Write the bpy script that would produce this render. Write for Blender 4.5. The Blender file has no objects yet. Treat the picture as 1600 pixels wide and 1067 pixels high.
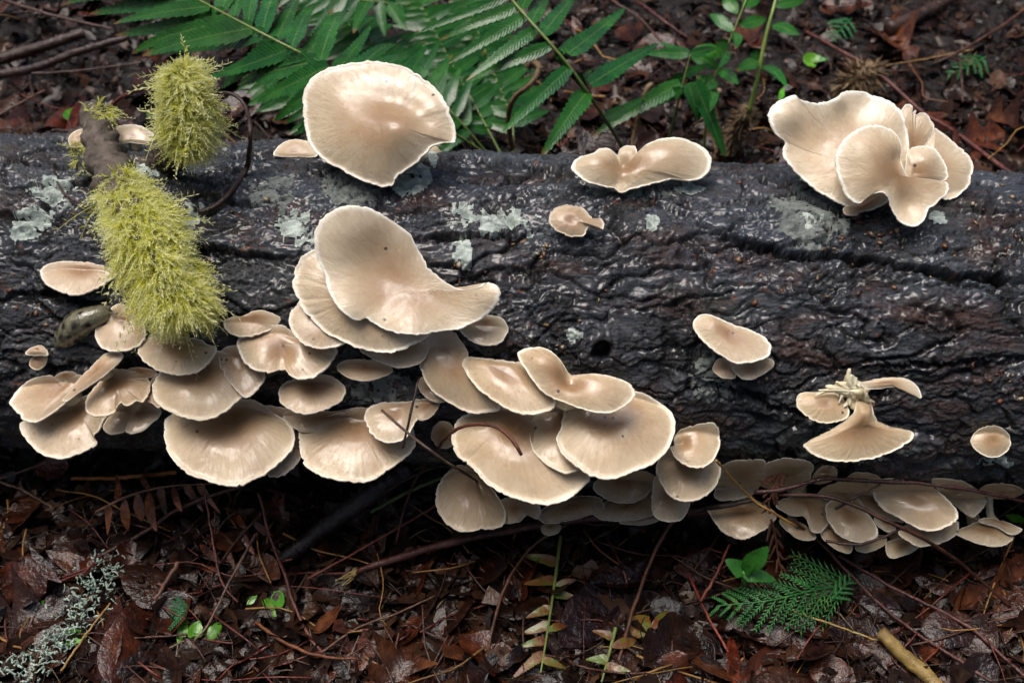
import bpy, math, random
import numpy as np
from mathutils import Vector, Matrix

random.seed(7)
RNG = np.random.default_rng(11)
scene = bpy.context.scene
COL = scene.collection
R_ = math.radians

# ------------------------------------------------------------------ camera, sky, sun, exposure
PITCH = R_(40.0)
CAM = np.array([0.0, -0.587, 0.607])
cd = bpy.data.cameras.new('camera'); cam = bpy.data.objects.new('camera', cd); COL.objects.link(cam)
cam.location = CAM; cam.rotation_euler = (math.pi/2 - PITCH, 0, 0)
cd.sensor_width = 36; cd.lens = 18/math.tan(R_(25)); cd.clip_start = 0.01; cd.clip_end = 200
cd.dof.use_dof = True; cd.dof.focus_distance = 0.66; cd.dof.aperture_fstop = 13
scene.camera = cam

SUN_EL, SUN_AZ = 72, 262         # soft light from high overhead, a little from the left
w = bpy.data.worlds.new('World'); scene.world = w; w.use_nodes = True
nt = w.node_tree
sky = nt.nodes.new('ShaderNodeTexSky'); sky.sky_type = 'NISHITA'; sky.sun_disc = False
sky.sun_elevation = R_(SUN_EL); sky.sun_rotation = R_(SUN_AZ)
sky.dust_density = 4.0; sky.air_density = 1.0
bg = nt.nodes['Background']; bg.inputs['Strength'].default_value = 0.10
nt.links.new(sky.outputs[0], bg.inputs[0])
sd = bpy.data.lights.new('sun', 'SUN'); sun = bpy.data.objects.new('sun', sd); COL.objects.link(sun)
sd.energy = 1.3; sd.angle = R_(46); sd.color = (1.0, 0.955, 0.89)
sun.rotation_mode = 'QUATERNION'
sun.rotation_quaternion = Vector((math.sin(R_(SUN_AZ))*math.cos(R_(SUN_EL)), math.cos(R_(SUN_AZ))*math.cos(R_(SUN_EL)), math.sin(R_(SUN_EL)))).to_track_quat('Z', 'Y')
scene.render.engine = 'CYCLES'
scene.cycles.max_bounces = 6; scene.cycles.diffuse_bounces = 3; scene.cycles.glossy_bounces = 3; scene.cycles.transmission_bounces = 3
vs = scene.view_settings
vs.view_transform = 'Standard'; vs.look = 'None'; vs.gamma = 1; vs.use_curve_mapping = False
vs.exposure = 1.5

# ------------------------------------------------------------------ numpy noise
_p = np.random.default_rng(3).permutation(256); _p = np.concatenate([_p, _p, _p])
_G = np.random.default_rng(4).normal(size=(256, 3)); _G /= np.linalg.norm(_G, axis=1)[:, None]
def pn(x, y, z=0.0):
    x, y, z = np.broadcast_arrays(np.asarray(x, float), np.asarray(y, float), np.asarray(z, float))
    xi, yi, zi = np.floor(x).astype(int), np.floor(y).astype(int), np.floor(z).astype(int)
    xf, yf, zf = x-xi, y-yi, z-zi
    u, v, q = [t*t*t*(t*(t*6-15)+10) for t in (xf, yf, zf)]
    out = 0
    for dx in (0, 1):
        for dy in (0, 1):
            for dz in (0, 1):
                h = _p[(_p[(_p[(xi+dx) & 255] + yi+dy) & 255] + zi+dz) & 255]
                g = _G[h]
                d = g[..., 0]*(xf-dx) + g[..., 1]*(yf-dy) + g[..., 2]*(zf-dz)
                out = out + d*(u if dx else 1-u)*(v if dy else 1-v)*(q if dz else 1-q)
    return out*1.5
def fbm(x, y, z=0.0, o=4):
    s = 0; a = 1.0; f = 1.0
    for i in range(o):
        s = s + a*pn(x*f+17.1*i, y*f-9.3*i, z*f+4.7*i); a *= .5; f *= 2.03
    return s
def voro(x, y, seed=0):
    """F1, F2 distance of a jittered 2-D cell pattern and the cell's random value"""
    xi, yi = np.floor(x).astype(int), np.floor(y).astype(int)
    f1 = np.full(x.shape, 9.0); f2 = np.full(x.shape, 9.0); cid = np.zeros(x.shape)
    for dx in (-1, 0, 1):
        for dy in (-1, 0, 1):
            h = _p[(_p[(xi+dx+seed) & 255] + yi+dy) & 255]
            px = xi+dx+.5+.45*_G[h, 0]*1.6*.6; py = yi+dy+.5+.45*_G[h, 1]*1.6*.6
            d = np.hypot(x-px, y-py)
            closer = d < f1
            f2 = np.where(closer, f1, np.minimum(f2, d))
            cid = np.where(closer, h/255.0, cid); f1 = np.where(closer, d, f1)
    return f1, f2, cid
def sstep(a, b, x):
    t = np.clip((x-a)/(b-a), 0, 1); return t*t*(3-2*t)

# ------------------------------------------------------------------ pixels -> rays -> places
FPX = 800/math.tan(R_(25))
FWD = np.array([0, math.cos(PITCH), -math.sin(PITCH)]); UP = np.array([0, math.sin(PITCH), math.cos(PITCH)])
RIGHT = np.array([1.0, 0, 0])
def ray(px, py):
    px = np.asarray(px, float); py = np.asarray(py, float)
    d = FWD + ((px-800)/FPX)[..., None]*RIGHT - ((py-533.5)/FPX)[..., None]*UP
    return d/np.linalg.norm(d, axis=-1, keepdims=True)

LOG_C = np.array([0.0, 0.0, 0.14]); LOG_R = 0.104; PSI = R_(-3.9)
LA = np.array([math.cos(PSI), math.sin(PSI), 0.0])          # log axis
LV = np.array([-math.sin(PSI), math.cos(PSI), 0.0])         # away from the camera
LZ = np.array([0, 0, 1.0])
def cyl_t(d, r):
    """distance along rays from the camera to the log's cylinder of radius r (closest approach where it misses)"""
    o = CAM-LOG_C
    ov, oz = o@LV, o@LZ; dv, dz = d@LV, d@LZ
    a = dv*dv+dz*dz; b = ov*dv+oz*dz; c = ov*ov+oz*oz-r*r
    disc = b*b-a*c
    hit = disc > 0
    return np.where(hit, (-b-np.sqrt(np.maximum(disc, 0)))/a, -b/a), hit
def on_log(px, py, off=0.0):
    d = ray(px, py); t, h = cyl_t(d, LOG_R+off); return CAM + d*np.asarray(t)[..., None]
def at_z(px, py, z):
    d = ray(px, py); t = (z-CAM[2])/d[..., 2]; return CAM + d*np.asarray(t)[..., None]
def at_y(px, py, y):
    d = ray(px, py); t = (y-CAM[1])/d[..., 1]; return CAM + d*np.asarray(t)[..., None]
def ground_h(x, y):
    x = np.asarray(x, float); y = np.asarray(y, float)
    return (0.010*fbm(x*5+3, y*5, 1.3, 3) + 0.004*fbm(x*22, y*22, 7.7, 2)
            + 0.018*sstep(.35, 1.2, y)*(1+pn(x*2, y*2, 5)))
def on_ground(px, py, h=0.0):
    z = 0.0
    for i in range(5):
        p = at_z(px, py, z+h); z = ground_h(p[..., 0], p[..., 1])
    return p
def logloc(P):
    q = np.asarray(P)-LOG_C
    s = q@LA; v = q@LV; z = q@LZ
    return s, np.arctan2(z, -v), np.hypot(v, z)       # along, angle (0 = front, 90 deg = top), radius
def logpos(s, th, r):
    s, th, r = np.broadcast_arrays(s, th, r)
    return LOG_C + s[..., None]*LA + (-r*np.cos(th))[..., None]*LV + (r*np.sin(th))[..., None]*LZ

# ------------------------------------------------------------------ mesh helpers
def tag(o, label, cat, group=None, kind=None):
    o['label'] = label; o['category'] = cat
    if group: o['group'] = group
    if kind: o['kind'] = kind
    return o
def empty(name, loc):
    o = bpy.data.objects.new(name, None); o.empty_display_size = .01; o.location = loc; COL.objects.link(o); return o
def mesh(name, V, F, mat=None, smooth=True, attrs=None):
    me = bpy.data.meshes.new(name)
    V = np.asarray(V, float)
    me.from_pydata(V.tolist() if len(V) < 60000 else V, [], F if isinstance(F, list) else F.tolist())
    if smooth: me.polygons.foreach_set('use_smooth', np.ones(len(me.polygons), bool))
    for k, a in (attrs or {}).items():
        a = np.asarray(a, np.float32)
        if a.ndim == 1:
            at = me.attributes.new(k, 'FLOAT', 'POINT'); at.data.foreach_set('value', a)
        else:
            at = me.attributes.new(k, 'FLOAT_VECTOR', 'POINT'); at.data.foreach_set('vector', a.ravel())
    if mat: me.materials.append(mat)
    me.update(); return me
def obj(name, me, parent=None, loc=None, color=None):
    o = bpy.data.objects.new(name, me); COL.objects.link(o)
    if parent: o.parent = parent
    if loc is not None: o.location = loc
    if color is not None: o.color = (*color[:3], 1)
    return o
def grid_faces(n, m, wrap_m=False, flip=False, base=0):
    i = np.arange(n-1)[:, None]; j = np.arange(m if wrap_m else m-1)[None, :]
    j2 = (j+1) % m
    a = i*m+j; b = i*m+j2; c = (i+1)*m+j2; d = (i+1)*m+j
    f = np.stack([a, b, c, d] if not flip else [a, d, c, b], -1).reshape(-1, 4)+base
    return f
def crom(P, n, closed=False):
    """Catmull-Rom resampling, even in arc length"""
    P = np.asarray(P, float); k = len(P)
    if closed: Q = np.vstack([P[-1], P, P[0], P[1]]); segs = k
    else: Q = np.vstack([2*P[0]-P[1], P, 2*P[-1]-P[-2]]); segs = k-1
    t = np.linspace(0, 1, 12, endpoint=False)[:, None]; out = []
    for i in range(segs):
        p0, p1, p2, p3 = Q[i:i+4]
        out.append(.5*((2*p1)+(-p0+p2)*t+(2*p0-5*p1+4*p2-p3)*t*t+(-p0+3*p1-3*p2+p3)*t**3))
    out = np.vstack(out+[P[:1] if closed else P[-1:]])
    L = np.concatenate([[0], np.cumsum(np.linalg.norm(np.diff(out, axis=0), axis=1))])
    q = np.linspace(0, L[-1], n+1)[:-1] if closed else np.linspace(0, L[-1], n)
    return np.stack([np.interp(q, L, out[:, i]) for i in range(P.shape[1])], 1)
def unit(v):
    v = np.asarray(v, float); return v/(np.linalg.norm(v, axis=-1, keepdims=True)+1e-12)
def tube(P, r, sides=8, rough=0.0, seed=0):
    """closed tapered tube along a path"""
    P = np.asarray(P, float); n = len(P); r = np.broadcast_to(np.asarray(r, float), (n,))
    T = unit(np.gradient(P, axis=0)); ref = np.array([0, 0, 1.0]) if abs(T[0, 2]) < .9 else np.array([1.0, 0, 0])
    N = unit(np.cross(ref, T[0])); V = []
    for i in range(n):
        N = unit(N - T[i]*(N@T[i])); B = np.cross(T[i], N)
        a = np.arange(sides)/sides*2*math.pi
        rr = r[i]*(1+rough*pn(P[i, 0]*90+np.cos(a)*1.3+seed, P[i, 1]*90+np.sin(a)*1.3, P[i, 2]*90))
        V.append(P[i]+rr[:, None]*(np.cos(a)[:, None]*N+np.sin(a)[:, None]*B))
    V = np.vstack(V+[P[:1]-T[:1]*r[0]*.3, P[-1:]+T[-1:]*r[-1]*.3])
    F = grid_faces(n, sides, True).tolist(); k = n*sides
    F += [[(j+1) % sides, j, k] for j in range(sides)]
    F += [[(n-1)*sides+j, (n-1)*sides+(j+1) % sides, k+1] for j in range(sides)]
    return V, F
class MB:
    """collects shapes into one mesh"""
    def __init__(s): s.V = []; s.F = []; s.n = 0; s.A = []
    def add(s, V, F, a=0.0):
        V = np.asarray(V); s.V.append(V)
        b = s.n; s.F += [[i+b for i in f] for f in F]
        s.A.append(np.broadcast_to(np.asarray(a, float), (len(V),))); s.n += len(V)
    def mesh(s, name, mat, smooth=True, origin=None):
        V = np.vstack(s.V)
        if origin is not None: V = V-np.asarray(origin)
        return mesh(name, V, s.F, mat, smooth, {'var': np.concatenate(s.A)})

# ------------------------------------------------------------------ materials
class NT:
    def __init__(s, name):
        s.m = bpy.data.materials.new(name); s.m.use_nodes = True; s.t = s.m.node_tree
        s.b = s.t.nodes['Principled BSDF']; s.out = s.t.nodes['Material Output']
    def n(s, ty, **kw):
        nd = s.t.nodes.new('ShaderNode'+ty)
        for k, v in kw.items(): setattr(nd, k, v)
        return nd
    def l(s, a, b): s.t.links.new(a, b)
    def val(s, sock, v):
        if hasattr(v, 'is_output') or isinstance(v, bpy.types.NodeSocket): s.l(v, sock)
        else: sock.default_value = v
    def attr(s, name, out='Fac'): return s.n('Attribute', attribute_name=name).outputs[out]
    def pos(s): return s.n('NewGeometry').outputs['Position']
    def noise(s, vec, scale, detail=4, rough=.55, dist=0.0, out='Fac'):
        nd = s.n('TexNoise'); nd.inputs['Scale'].default_value = scale; nd.inputs['Detail'].default_value = detail
        nd.inputs['Roughness'].default_value = rough; nd.inputs['Distortion'].default_value = dist
        if vec is not None: s.l(vec, nd.inputs['Vector'])
        return nd.outputs[out]
    def vor(s, vec, scale, feature='F1', out='Distance', rand=1.0):
        nd = s.n('TexVoronoi', feature=feature); nd.inputs['Scale'].default_value = scale
        nd.inputs['Randomness'].default_value = rand
        if vec is not None: s.l(vec, nd.inputs['Vector'])
        return nd.outputs[out]
    def ramp(s, fac, stops):
        nd = s.n('ValToRGB'); cr = nd.color_ramp
        while len(cr.elements) < len(stops): cr.elements.new(.5)
        for e, (p, c) in zip(cr.elements, stops):
            e.position = p; e.color = (c, c, c, 1) if isinstance(c, (int, float)) else (*c, 1)
        s.l(fac, nd.inputs[0]); return nd.outputs[0]
    def mix(s, f, a, b, mode='MIX'):
        nd = s.n('MixRGB', blend_type=mode)
        for sock, v in zip(nd.inputs, (f, a, b)):
            if isinstance(v, tuple): v = (*v, 1) if len(v) == 3 else v
            s.val(sock, v)
        return nd.outputs[0]
    def math(s, op, a, b=0.0):
        nd = s.n('Math', operation=op); s.val(nd.inputs[0], a); s.val(nd.inputs[1], b); return nd.outputs[0]
    def vmul(s, v, sc):
        nd = s.n('VectorMath', operation='MULTIPLY'); s.l(v, nd.inputs[0]); nd.inputs[1].default_value = sc; return nd.outputs[0]
    def bump(s, h, strength=.5, dist=.001, prev=None):
        nd = s.n('Bump'); nd.inputs['Strength'].default_value = strength; nd.inputs['Distance'].default_value = dist
        s.l(h, nd.inputs['Height'])
        if prev is not None: s.l(prev, nd.inputs['Normal'])
        return nd.outputs[0]
    def set(s, **kw):
        for k, v in kw.items():
            k = k.replace('_', ' ')
            if isinstance(v, tuple) and len(v) == 3 and k in ('Base Color', 'Subsurface Radius', 'Sheen Tint', 'Specular Tint', 'Coat Tint'):
                v = (*v, 1) if k != 'Subsurface Radius' else v
            s.val(s.b.inputs[k], v)
        return s.m

def mat_cap():
    k = NT('mushroom_cap'); rad = k.attr('rad'); rv = k.attr('rv', 'Vector'); P = k.pos()
    oi = k.n('ObjectInfo')
    wob = k.math('ADD', rad, k.math('MULTIPLY', k.math('SUBTRACT', k.noise(P, 30, 5, .65), .5), .55))
    base = k.ramp(wob, [(.02, (.235, .138, .068)), (.30, (.345, .228, .132)), (.62, (.465, .358, .235)), (.90, (.565, .475, .345)), (1, (.61, .535, .41))])
    base = k.mix(k.ramp(rad, [(.938, 0.0), (.972, .9)]), base, (.90, .87, .77))
    blot = k.noise(P, 48, 5, .65)
    base = k.mix(k.math('MULTIPLY', k.ramp(blot, [(.42, 0.0), (.70, 1.0)]), .38), base, (.30, .18, .105))
    fl = k.noise(P, 210, 4, .7)
    base = k.mix(k.math('MULTIPLY', k.ramp(fl, [(.50, 0.0), (.68, 1.0)]), .08), base, (.66, .57, .45))
    st = k.noise(rv, 4.2, 5, .62, .5)
    edge = k.ramp(rad, [(.35, 0.0), (.95, 1.0)])
    base = k.mix(k.math('MULTIPLY', k.math('MULTIPLY', k.ramp(st, [(.45, 0.0), (.68, 1.0)]), edge), .38), base, (.70, .60, .46))
    spk = k.vor(P, 105, 'F1'); gate = k.noise(P, 34, 2)
    sp = k.math('MULTIPLY', k.ramp(spk, [(.08, 1.0), (.13, 0.0)]), k.ramp(gate, [(.53, 0.0), (.56, 1.0)]))
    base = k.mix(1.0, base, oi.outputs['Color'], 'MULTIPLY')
    base = k.mix(k.math('MULTIPLY', sp, .9), base, (.035, .02, .012))
    b1 = k.bump(k.math('MULTIPLY', st, edge), .42, .0020)
    b2 = k.bump(k.noise(P, 150, 5, .65, 1.5), .20, .0012, b1)
    b3 = k.bump(k.noise(P, 480, 3, .6), .16, .0006, b2)
    ro = k.ramp(k.noise(P, 42, 4, .6), [(.34, .17), (.66, .46)])
    return k.set(Base_Color=base, Roughness=ro, Normal=b3, Subsurface_Weight=.12, Subsurface_Radius=(.006, .0035, .002),
                 Subsurface_Scale=1.0, Specular_IOR_Level=.42, Coat_Weight=k.ramp(k.noise(P, 60, 5, .65, .6), [(.44, 0.0), (.60, .6)]), Coat_Roughness=.12)
def mat_gills():
    k = NT('mushroom_gills'); oi = k.n('ObjectInfo')
    c = k.mix(k.ramp(k.noise(k.attr('rv', 'Vector'), 14, 2), [(.4, 0.0), (.65, 1.0)]), (.50, .36, .22), (.64, .52, .37))
    c = k.mix(1.0, c, oi.outputs['Color'], 'MULTIPLY')
    return k.set(Base_Color=c, Roughness=.55, Subsurface_Weight=.15, Subsurface_Radius=(.006, .0035, .002), Subsurface_Scale=1.0)
def mat_flesh():
    k = NT('mushroom_flesh'); P = k.pos()
    c = k.ramp(k.noise(P, 90, 4, .6), [(.3, (.55, .42, .24)), (.55, (.78, .68, .46)), (.75, (.86, .79, .60))])
    return k.set(Base_Color=c, Roughness=.5, Normal=k.bump(k.noise(P, 420, 3), .4, .0012), Subsurface_Weight=.2,
                 Subsurface_Radius=(.006, .0035, .002), Subsurface_Scale=1.0)
def mat_bark():
    k = NT('wet_bark'); lc = k.attr('lc', 'Vector'); ck = k.attr('crack'); cell = k.attr('cell'); rg = k.attr('ridge')
    st = k.vmul(lc, (1.0, 2.2, 1.0))
    c = k.ramp(k.noise(st, 22, 8, .72), [(.36, (.004, .004, .005)), (.47, (.015, .016, .020)), (.56, (.045, .049, .059)), (.66, (.105, .11, .122))])
    c = k.mix(k.math('MULTIPLY', k.ramp(k.noise(st, 13, 6, .7, .4), [(.50, 0.0), (.60, 1.0)]), .75), c, (.070, .028, .018))
    c = k.mix(k.math('MULTIPLY', k.ramp(cell, [(.0, 0.0), (.6, .0), (1.0, 1.0)]), .4), c, (.10, .10, .105))
    g = k.math('MULTIPLY', k.ramp(k.noise(lc, 9, 6, .7), [(.53, 0.0), (.60, 1.0)]), k.ramp(k.noise(lc, 150, 3, .6), [(.4, .2), (.6, 1.0)]))
    c = k.mix(k.math('MULTIPLY', g, .55), c, (.085, .105, .098))
    sep = k.n('SeparateXYZ'); k.l(lc, sep.inputs[0]); arc = k.math('ADD', sep.outputs[1], k.math('MULTIPLY', k.math('SUBTRACT', k.noise(st, 9, 4, .6), .5), .10))
    c = k.mix(k.math('MULTIPLY', k.ramp(k.noise(st, 11, 7, .7, .3), [(.46, 0.0), (.60, 1.0)]), k.ramp(k.math('MULTIPLY', arc, 4.0), [(.26, .12), (.42, .75)])), c, (.055, .070, .098))
    low = k.ramp(k.math('MULTIPLY', k.math('ADD', arc, .1), 8.0), [(.15, 1.0), (.75, 0.0)])
    c = k.mix(k.math('MULTIPLY', low, k.ramp(k.noise(st, 30, 6, .7), [(.42, 0.0), (.62, .8)])), c, (.075, .068, .045))
    c = k.mix(k.math('MULTIPLY', k.ramp(k.noise(st, 300, 4, .7), [(.52, 0.0), (.66, 1.0)]), .22), c, (.09, .085, .08))
    c = k.mix(k.math('MULTIPLY', k.ramp(rg, [(.55, 0.0), (1.0, 1.0)]), .35), c, (.09, .095, .11))
    d1 = k.math('MULTIPLY', k.ramp(k.vor(lc, 210), [(.14, 1.0), (.24, 0.0)]), k.ramp(k.noise(lc, 30, 3), [(.49, 0.0), (.55, 1.0)]))
    c = k.mix(k.math('MULTIPLY', d1, .3), c, (.22, .18, .13))
    d2 = k.math('MULTIPLY', k.ramp(k.vor(st, 85), [(.12, 1.0), (.22, 0.0)]), k.ramp(k.noise(lc, 16, 2), [(.53, 0.0), (.57, 1.0)]))
    c = k.mix(k.math('MULTIPLY', d2, .8), c, (.21, .075, .03))
    c = k.mix(ck, c, (.006, .005, .005))
    h1 = k.noise(k.vmul(lc, (1.0, 3.2, 1.0)), 85, 7, .72, 1.0); h2 = k.vor(st, 260, 'SMOOTH_F1'); h3 = k.noise(lc, 600, 3, .65)
    b = k.bump(h1, .9, .0050); b = k.bump(h2, .8, .0020, b); b = k.bump(h3, .9, .0013, b)
    ro = k.ramp(k.noise(lc, 34, 5, .65), [(.38, .12), (.62, .48)])
    return k.set(Base_Color=c, Roughness=ro, Normal=b, Specular_IOR_Level=.5, Coat_Weight=k.ramp(k.noise(st, 48, 4, .6), [(.42, 0.0), (.56, .7)]), Coat_Roughness=.08)
def mat_lichen(name, c1, c2):
    k = NT(name); P = k.pos()
    c = k.ramp(k.noise(P, 150, 5, .65), [(.32, c1), (.55, c2), (.75, tuple(min(1, x*1.25) for x in c2))])
    return k.set(Base_Color=c, Roughness=.8, Normal=k.bump(k.noise(P, 520, 4, .65), .9, .002))
def mat_leafy(name, stops, rough=.3, bumps=.5, scale=60, spec=.5, trans=0.0):
    """leaf-like material: colour by noise, tinted by the object's colour"""
    k = NT(name); tc = k.n('TexCoord').outputs['Object']; oi = k.n('ObjectInfo')
    sh = k.n('VectorMath', operation='ADD'); k.l(k.vmul(k.pos(), (1, 1, 1)), sh.inputs[0]); sh.inputs[1].default_value = (0, 0, 0)
    P = sh.outputs[0]
    c = k.ramp(k.noise(P, scale, 5, .6), stops)
    c = k.mix(1.0, c, oi.outputs['Color'], 'MULTIPLY')
    ro = k.ramp(k.noise(P, scale*1.4, 3), [(.35, rough*.6), (.65, min(1, rough*1.6))])
    k.set(Base_Color=c, Roughness=ro, Specular_IOR_Level=spec,
          Normal=k.bump(k.noise(P, 240, 4, .6), bumps, .0016))
    if trans: k.b.inputs['Subsurface Weight'].default_value = trans; k.b.inputs['Subsurface Radius'].default_value = (.003, .004, .001); k.b.inputs['Subsurface Scale'].default_value = 1
    return k.m
def mat_fern():
    k = NT('fern_green'); P = k.pos(); oi = k.n('ObjectInfo'); var = k.attr('mid')
    c = k.ramp(k.noise(P, 26, 4, .6), [(.3, (.005, .044, .009)), (.55, (.012, .088, .014)), (.75, (.034, .150, .020))])
    c = k.mix(k.math('MULTIPLY', k.ramp(oi.outputs['Random'], [(0, 0.0), (1, 1.0)]), .30), c, (.045, .135, .018))
    c = k.mix(k.ramp(var, [(.0, 0.0), (.9, 0.0), (1, .6)]), c, (.12, .2, .05))
    c = k.mix(1.0, c, oi.outputs['Color'], 'MULTIPLY')
    tipb = k.math('MULTIPLY', k.ramp(k.attr('along'), [(.86, 0.0), (.98, 1.0)]), k.ramp(oi.outputs['Random'], [(.55, 0.0), (.6, 1.0)]))
    c = k.mix(tipb, c, (.18, .075, .02))
    ve = k.attr('vein')
    wv = k.math('SINE', k.math('ADD', k.math('MULTIPLY', k.attr('along'), 150.0), k.math('MULTIPLY', var, 9.0)))
    b = k.bump(wv, .12, .0006); b = k.bump(k.noise(P, 330, 3), .4, .0008, b)
    return k.set(Base_Color=c, Roughness=k.ramp(k.noise(P, 80, 3), [(.35, .14), (.65, .34)]), Normal=b, Specular_IOR_Level=.42,
                 Subsurface_Weight=.05, Subsurface_Radius=(.002, .004, .001), Subsurface_Scale=1.0)
def mat_moss():
    k = NT('moss'); v = k.attr('var')
    c = k.ramp(v, [(0, (.20, .22, .015)), (.3, (.56, .56, .06)), (.65, (.78, .77, .20)), (1, (.88, .88, .50))])
    k.set(Base_Color=c, Roughness=.45, Specular_IOR_Level=.4)
    tr = k.n('BsdfTranslucent'); k.l(c, tr.inputs[0]); mx = k.n('MixShader'); mx.inputs[0].default_value = .5
    k.l(k.b.outputs[0], mx.inputs[1]); k.l(tr.outputs[0], mx.inputs[2]); k.l(mx.outputs[0], k.out.inputs[0])
    return k.m
def mat_soil():
    k = NT('forest_soil'); P = k.pos()
    c = k.ramp(k.noise(P, 45, 6, .65), [(.3, (.004, .003, .003)), (.55, (.010, .007, .006)), (.75, (.024, .016, .012))])
    b = k.bump(k.noise(P, 120, 6, .7), .9, .006); b = k.bump(k.vor(P, 140), .5, .003, b)
    return k.set(Base_Color=c, Roughness=k.ramp(k.noise(P, 60, 3), [(.4, .3), (.6, .7)]), Normal=b)
def mat_litter():
    k = NT('litter'); v = k.attr('var'); P = k.pos()
    c = k.ramp(v, [(0, (.003, .002, .002)), (.3, (.009, .005, .004)), (.55, (.028, .013, .008)), (.75, (.060, .026, .014)), (.9, (.10, .055, .03)), (1, (.26, .20, .13))])
    c = k.mix(.3, c, k.ramp(k.noise(P, 130, 4), [(.35, (.004, .003, .003)), (.7, (.05, .026, .017))]), 'MIX')
    return k.set(Base_Color=c, Roughness=.28, Specular_IOR_Level=.28, Normal=k.bump(k.noise(P, 380, 3), .5, .0014))
def mat_wood(name, stops, rough=.4, scale=70, bumps=.6):
    k = NT(name); P = k.pos(); oi = k.n('ObjectInfo')
    c = k.ramp(k.noise(P, scale, 5, .65), stops)
    c = k.mix(1.0, c, oi.outputs['Color'], 'MULTIPLY')
    return k.set(Base_Color=c, Roughness=k.ramp(k.noise(P, 90, 3), [(.35, rough*.6), (.65, min(1, rough*1.5))]), Normal=k.bump(k.noise(P, 300, 5, .65), bumps, .002))
def mat_slug():
    k = NT('slug_skin'); P = k.pos(); bd = k.attr('belly')
    c = k.ramp(k.noise(P, 120, 4), [(.3, (.10, .095, .06)), (.7, (.22, .20, .13))])
    c = k.mix(k.attr('spot'), c, (.008, .007, .006))
    return k.set(Base_Color=c, Roughness=.22, Normal=k.bump(k.vor(P, 700, 'SMOOTH_F1'), .5, .0008), Coat_Weight=.4, Coat_Roughness=.1)

M_CAP, M_GILL, M_FLESH, M_BARK = mat_cap(), mat_gills(), mat_flesh(), mat_bark()
M_LICH = mat_lichen('mint_lichen', (.19, .225, .205), (.46, .52, .475))
M_LICHG = mat_lichen('grey_lichen', (.085, .095, .09), (.17, .19, .175))
M_FERN, M_MOSS, M_SOIL, M_LITTER, M_SLUG = mat_fern(), mat_moss(), mat_soil(), mat_litter(), mat_slug()
M_LEAF = mat_leafy('wet_brown_leaf', [(.3, (.011, .006, .005)), (.52, (.044, .018, .011)), (.72, (.105, .048, .025))], .18, .8, 55, .42)
M_GLEAF = mat_leafy('green_leaf', [(.3, (.03, .13, .015)), (.6, (.07, .23, .03)), (.8, (.13, .30, .05))], .28, .4, 60)
M_BLOTCH = mat_leafy('blotched_leaf', [(.40, (.10, .030, .010)), (.50, (.15, .075, .018)), (.58, (.085, .13, .018))], .3, .4, 70)
M_RACHIS = mat_leafy('fern_rachis', [(.3, (.10, .15, .035)), (.7, (.20, .25, .07))], .35, .3, 90)
M_TWIG = mat_wood('twig_bark', [(.3, (.018, .012, .010)), (.55, (.055, .030, .022)), (.8, (.12, .085, .065))], .35)
M_RTWIG = mat_wood('red_twig_bark', [(.3, (.035, .012, .010)), (.55, (.10, .032, .024)), (.8, (.17, .10, .085))], .28)
M_STRAW = mat_wood('pale_wood', [(.3, (.17, .11, .035)), (.55, (.38, .28, .10)), (.8, (.52, .44, .22))], .45)
M_STUB = mat_wood('stub_bark', [(.3, (.03, .025, .02)), (.55, (.11, .085, .065)), (.8, (.22, .18, .14))], .6, 110, 1.0)
M_FUZZ = mat_wood('fern_scale', [(.3, (.06, .035, .018)), (.55, (.17, .11, .055)), (.8, (.30, .22, .13))], .6)
M_CEDAR = mat_leafy('cedar_green', [(.3, (.012, .07, .018)), (.6, (.03, .14, .035)), (.8, (.10, .22, .05))], .3, .3, 90)
M_DCEDAR = mat_leafy('dead_cedar', [(.3, (.06, .022, .012)), (.6, (.15, .06, .03)), (.8, (.22, .10, .05))], .5, .4, 90)
M_USNEA = mat_lichen('strap_lichen', (.20, .30, .25), (.45, .56, .46))

# ------------------------------------------------------------------ ground
def build_ground():
    def axis(lo, hi, step, far):
        a = np.arange(lo, hi+1e-6, step); e = []; d = step
        p = hi
        while p < far: d *= 1.35; p += d; e.append(p)
        q = []; d = step; p = lo
        while p > -far: d *= 1.35; p -= d; q.append(p)
        return np.array(q[::-1]+a.tolist()+e)
    X = axis(-.85, .85, .006, 40); Y = axis(-.45, 1.35, .006, 40)
    x, y = np.meshgrid(X, Y)
    near = np.exp(-((np.hypot(x, y-.3)/2.5)**2))
    z = ground_h(x, y) - .004*np.abs(fbm(x*60, y*60, 2, 3))*near
    V = np.stack([x, y, z], -1).reshape(-1, 3)
    o = obj('ground', mesh('ground', V, grid_faces(len(Y), len(X)), M_SOIL)); o['kind'] = 'structure'
    o['label'] = 'dark wet forest soil under the leaf litter'
build_ground()

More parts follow.
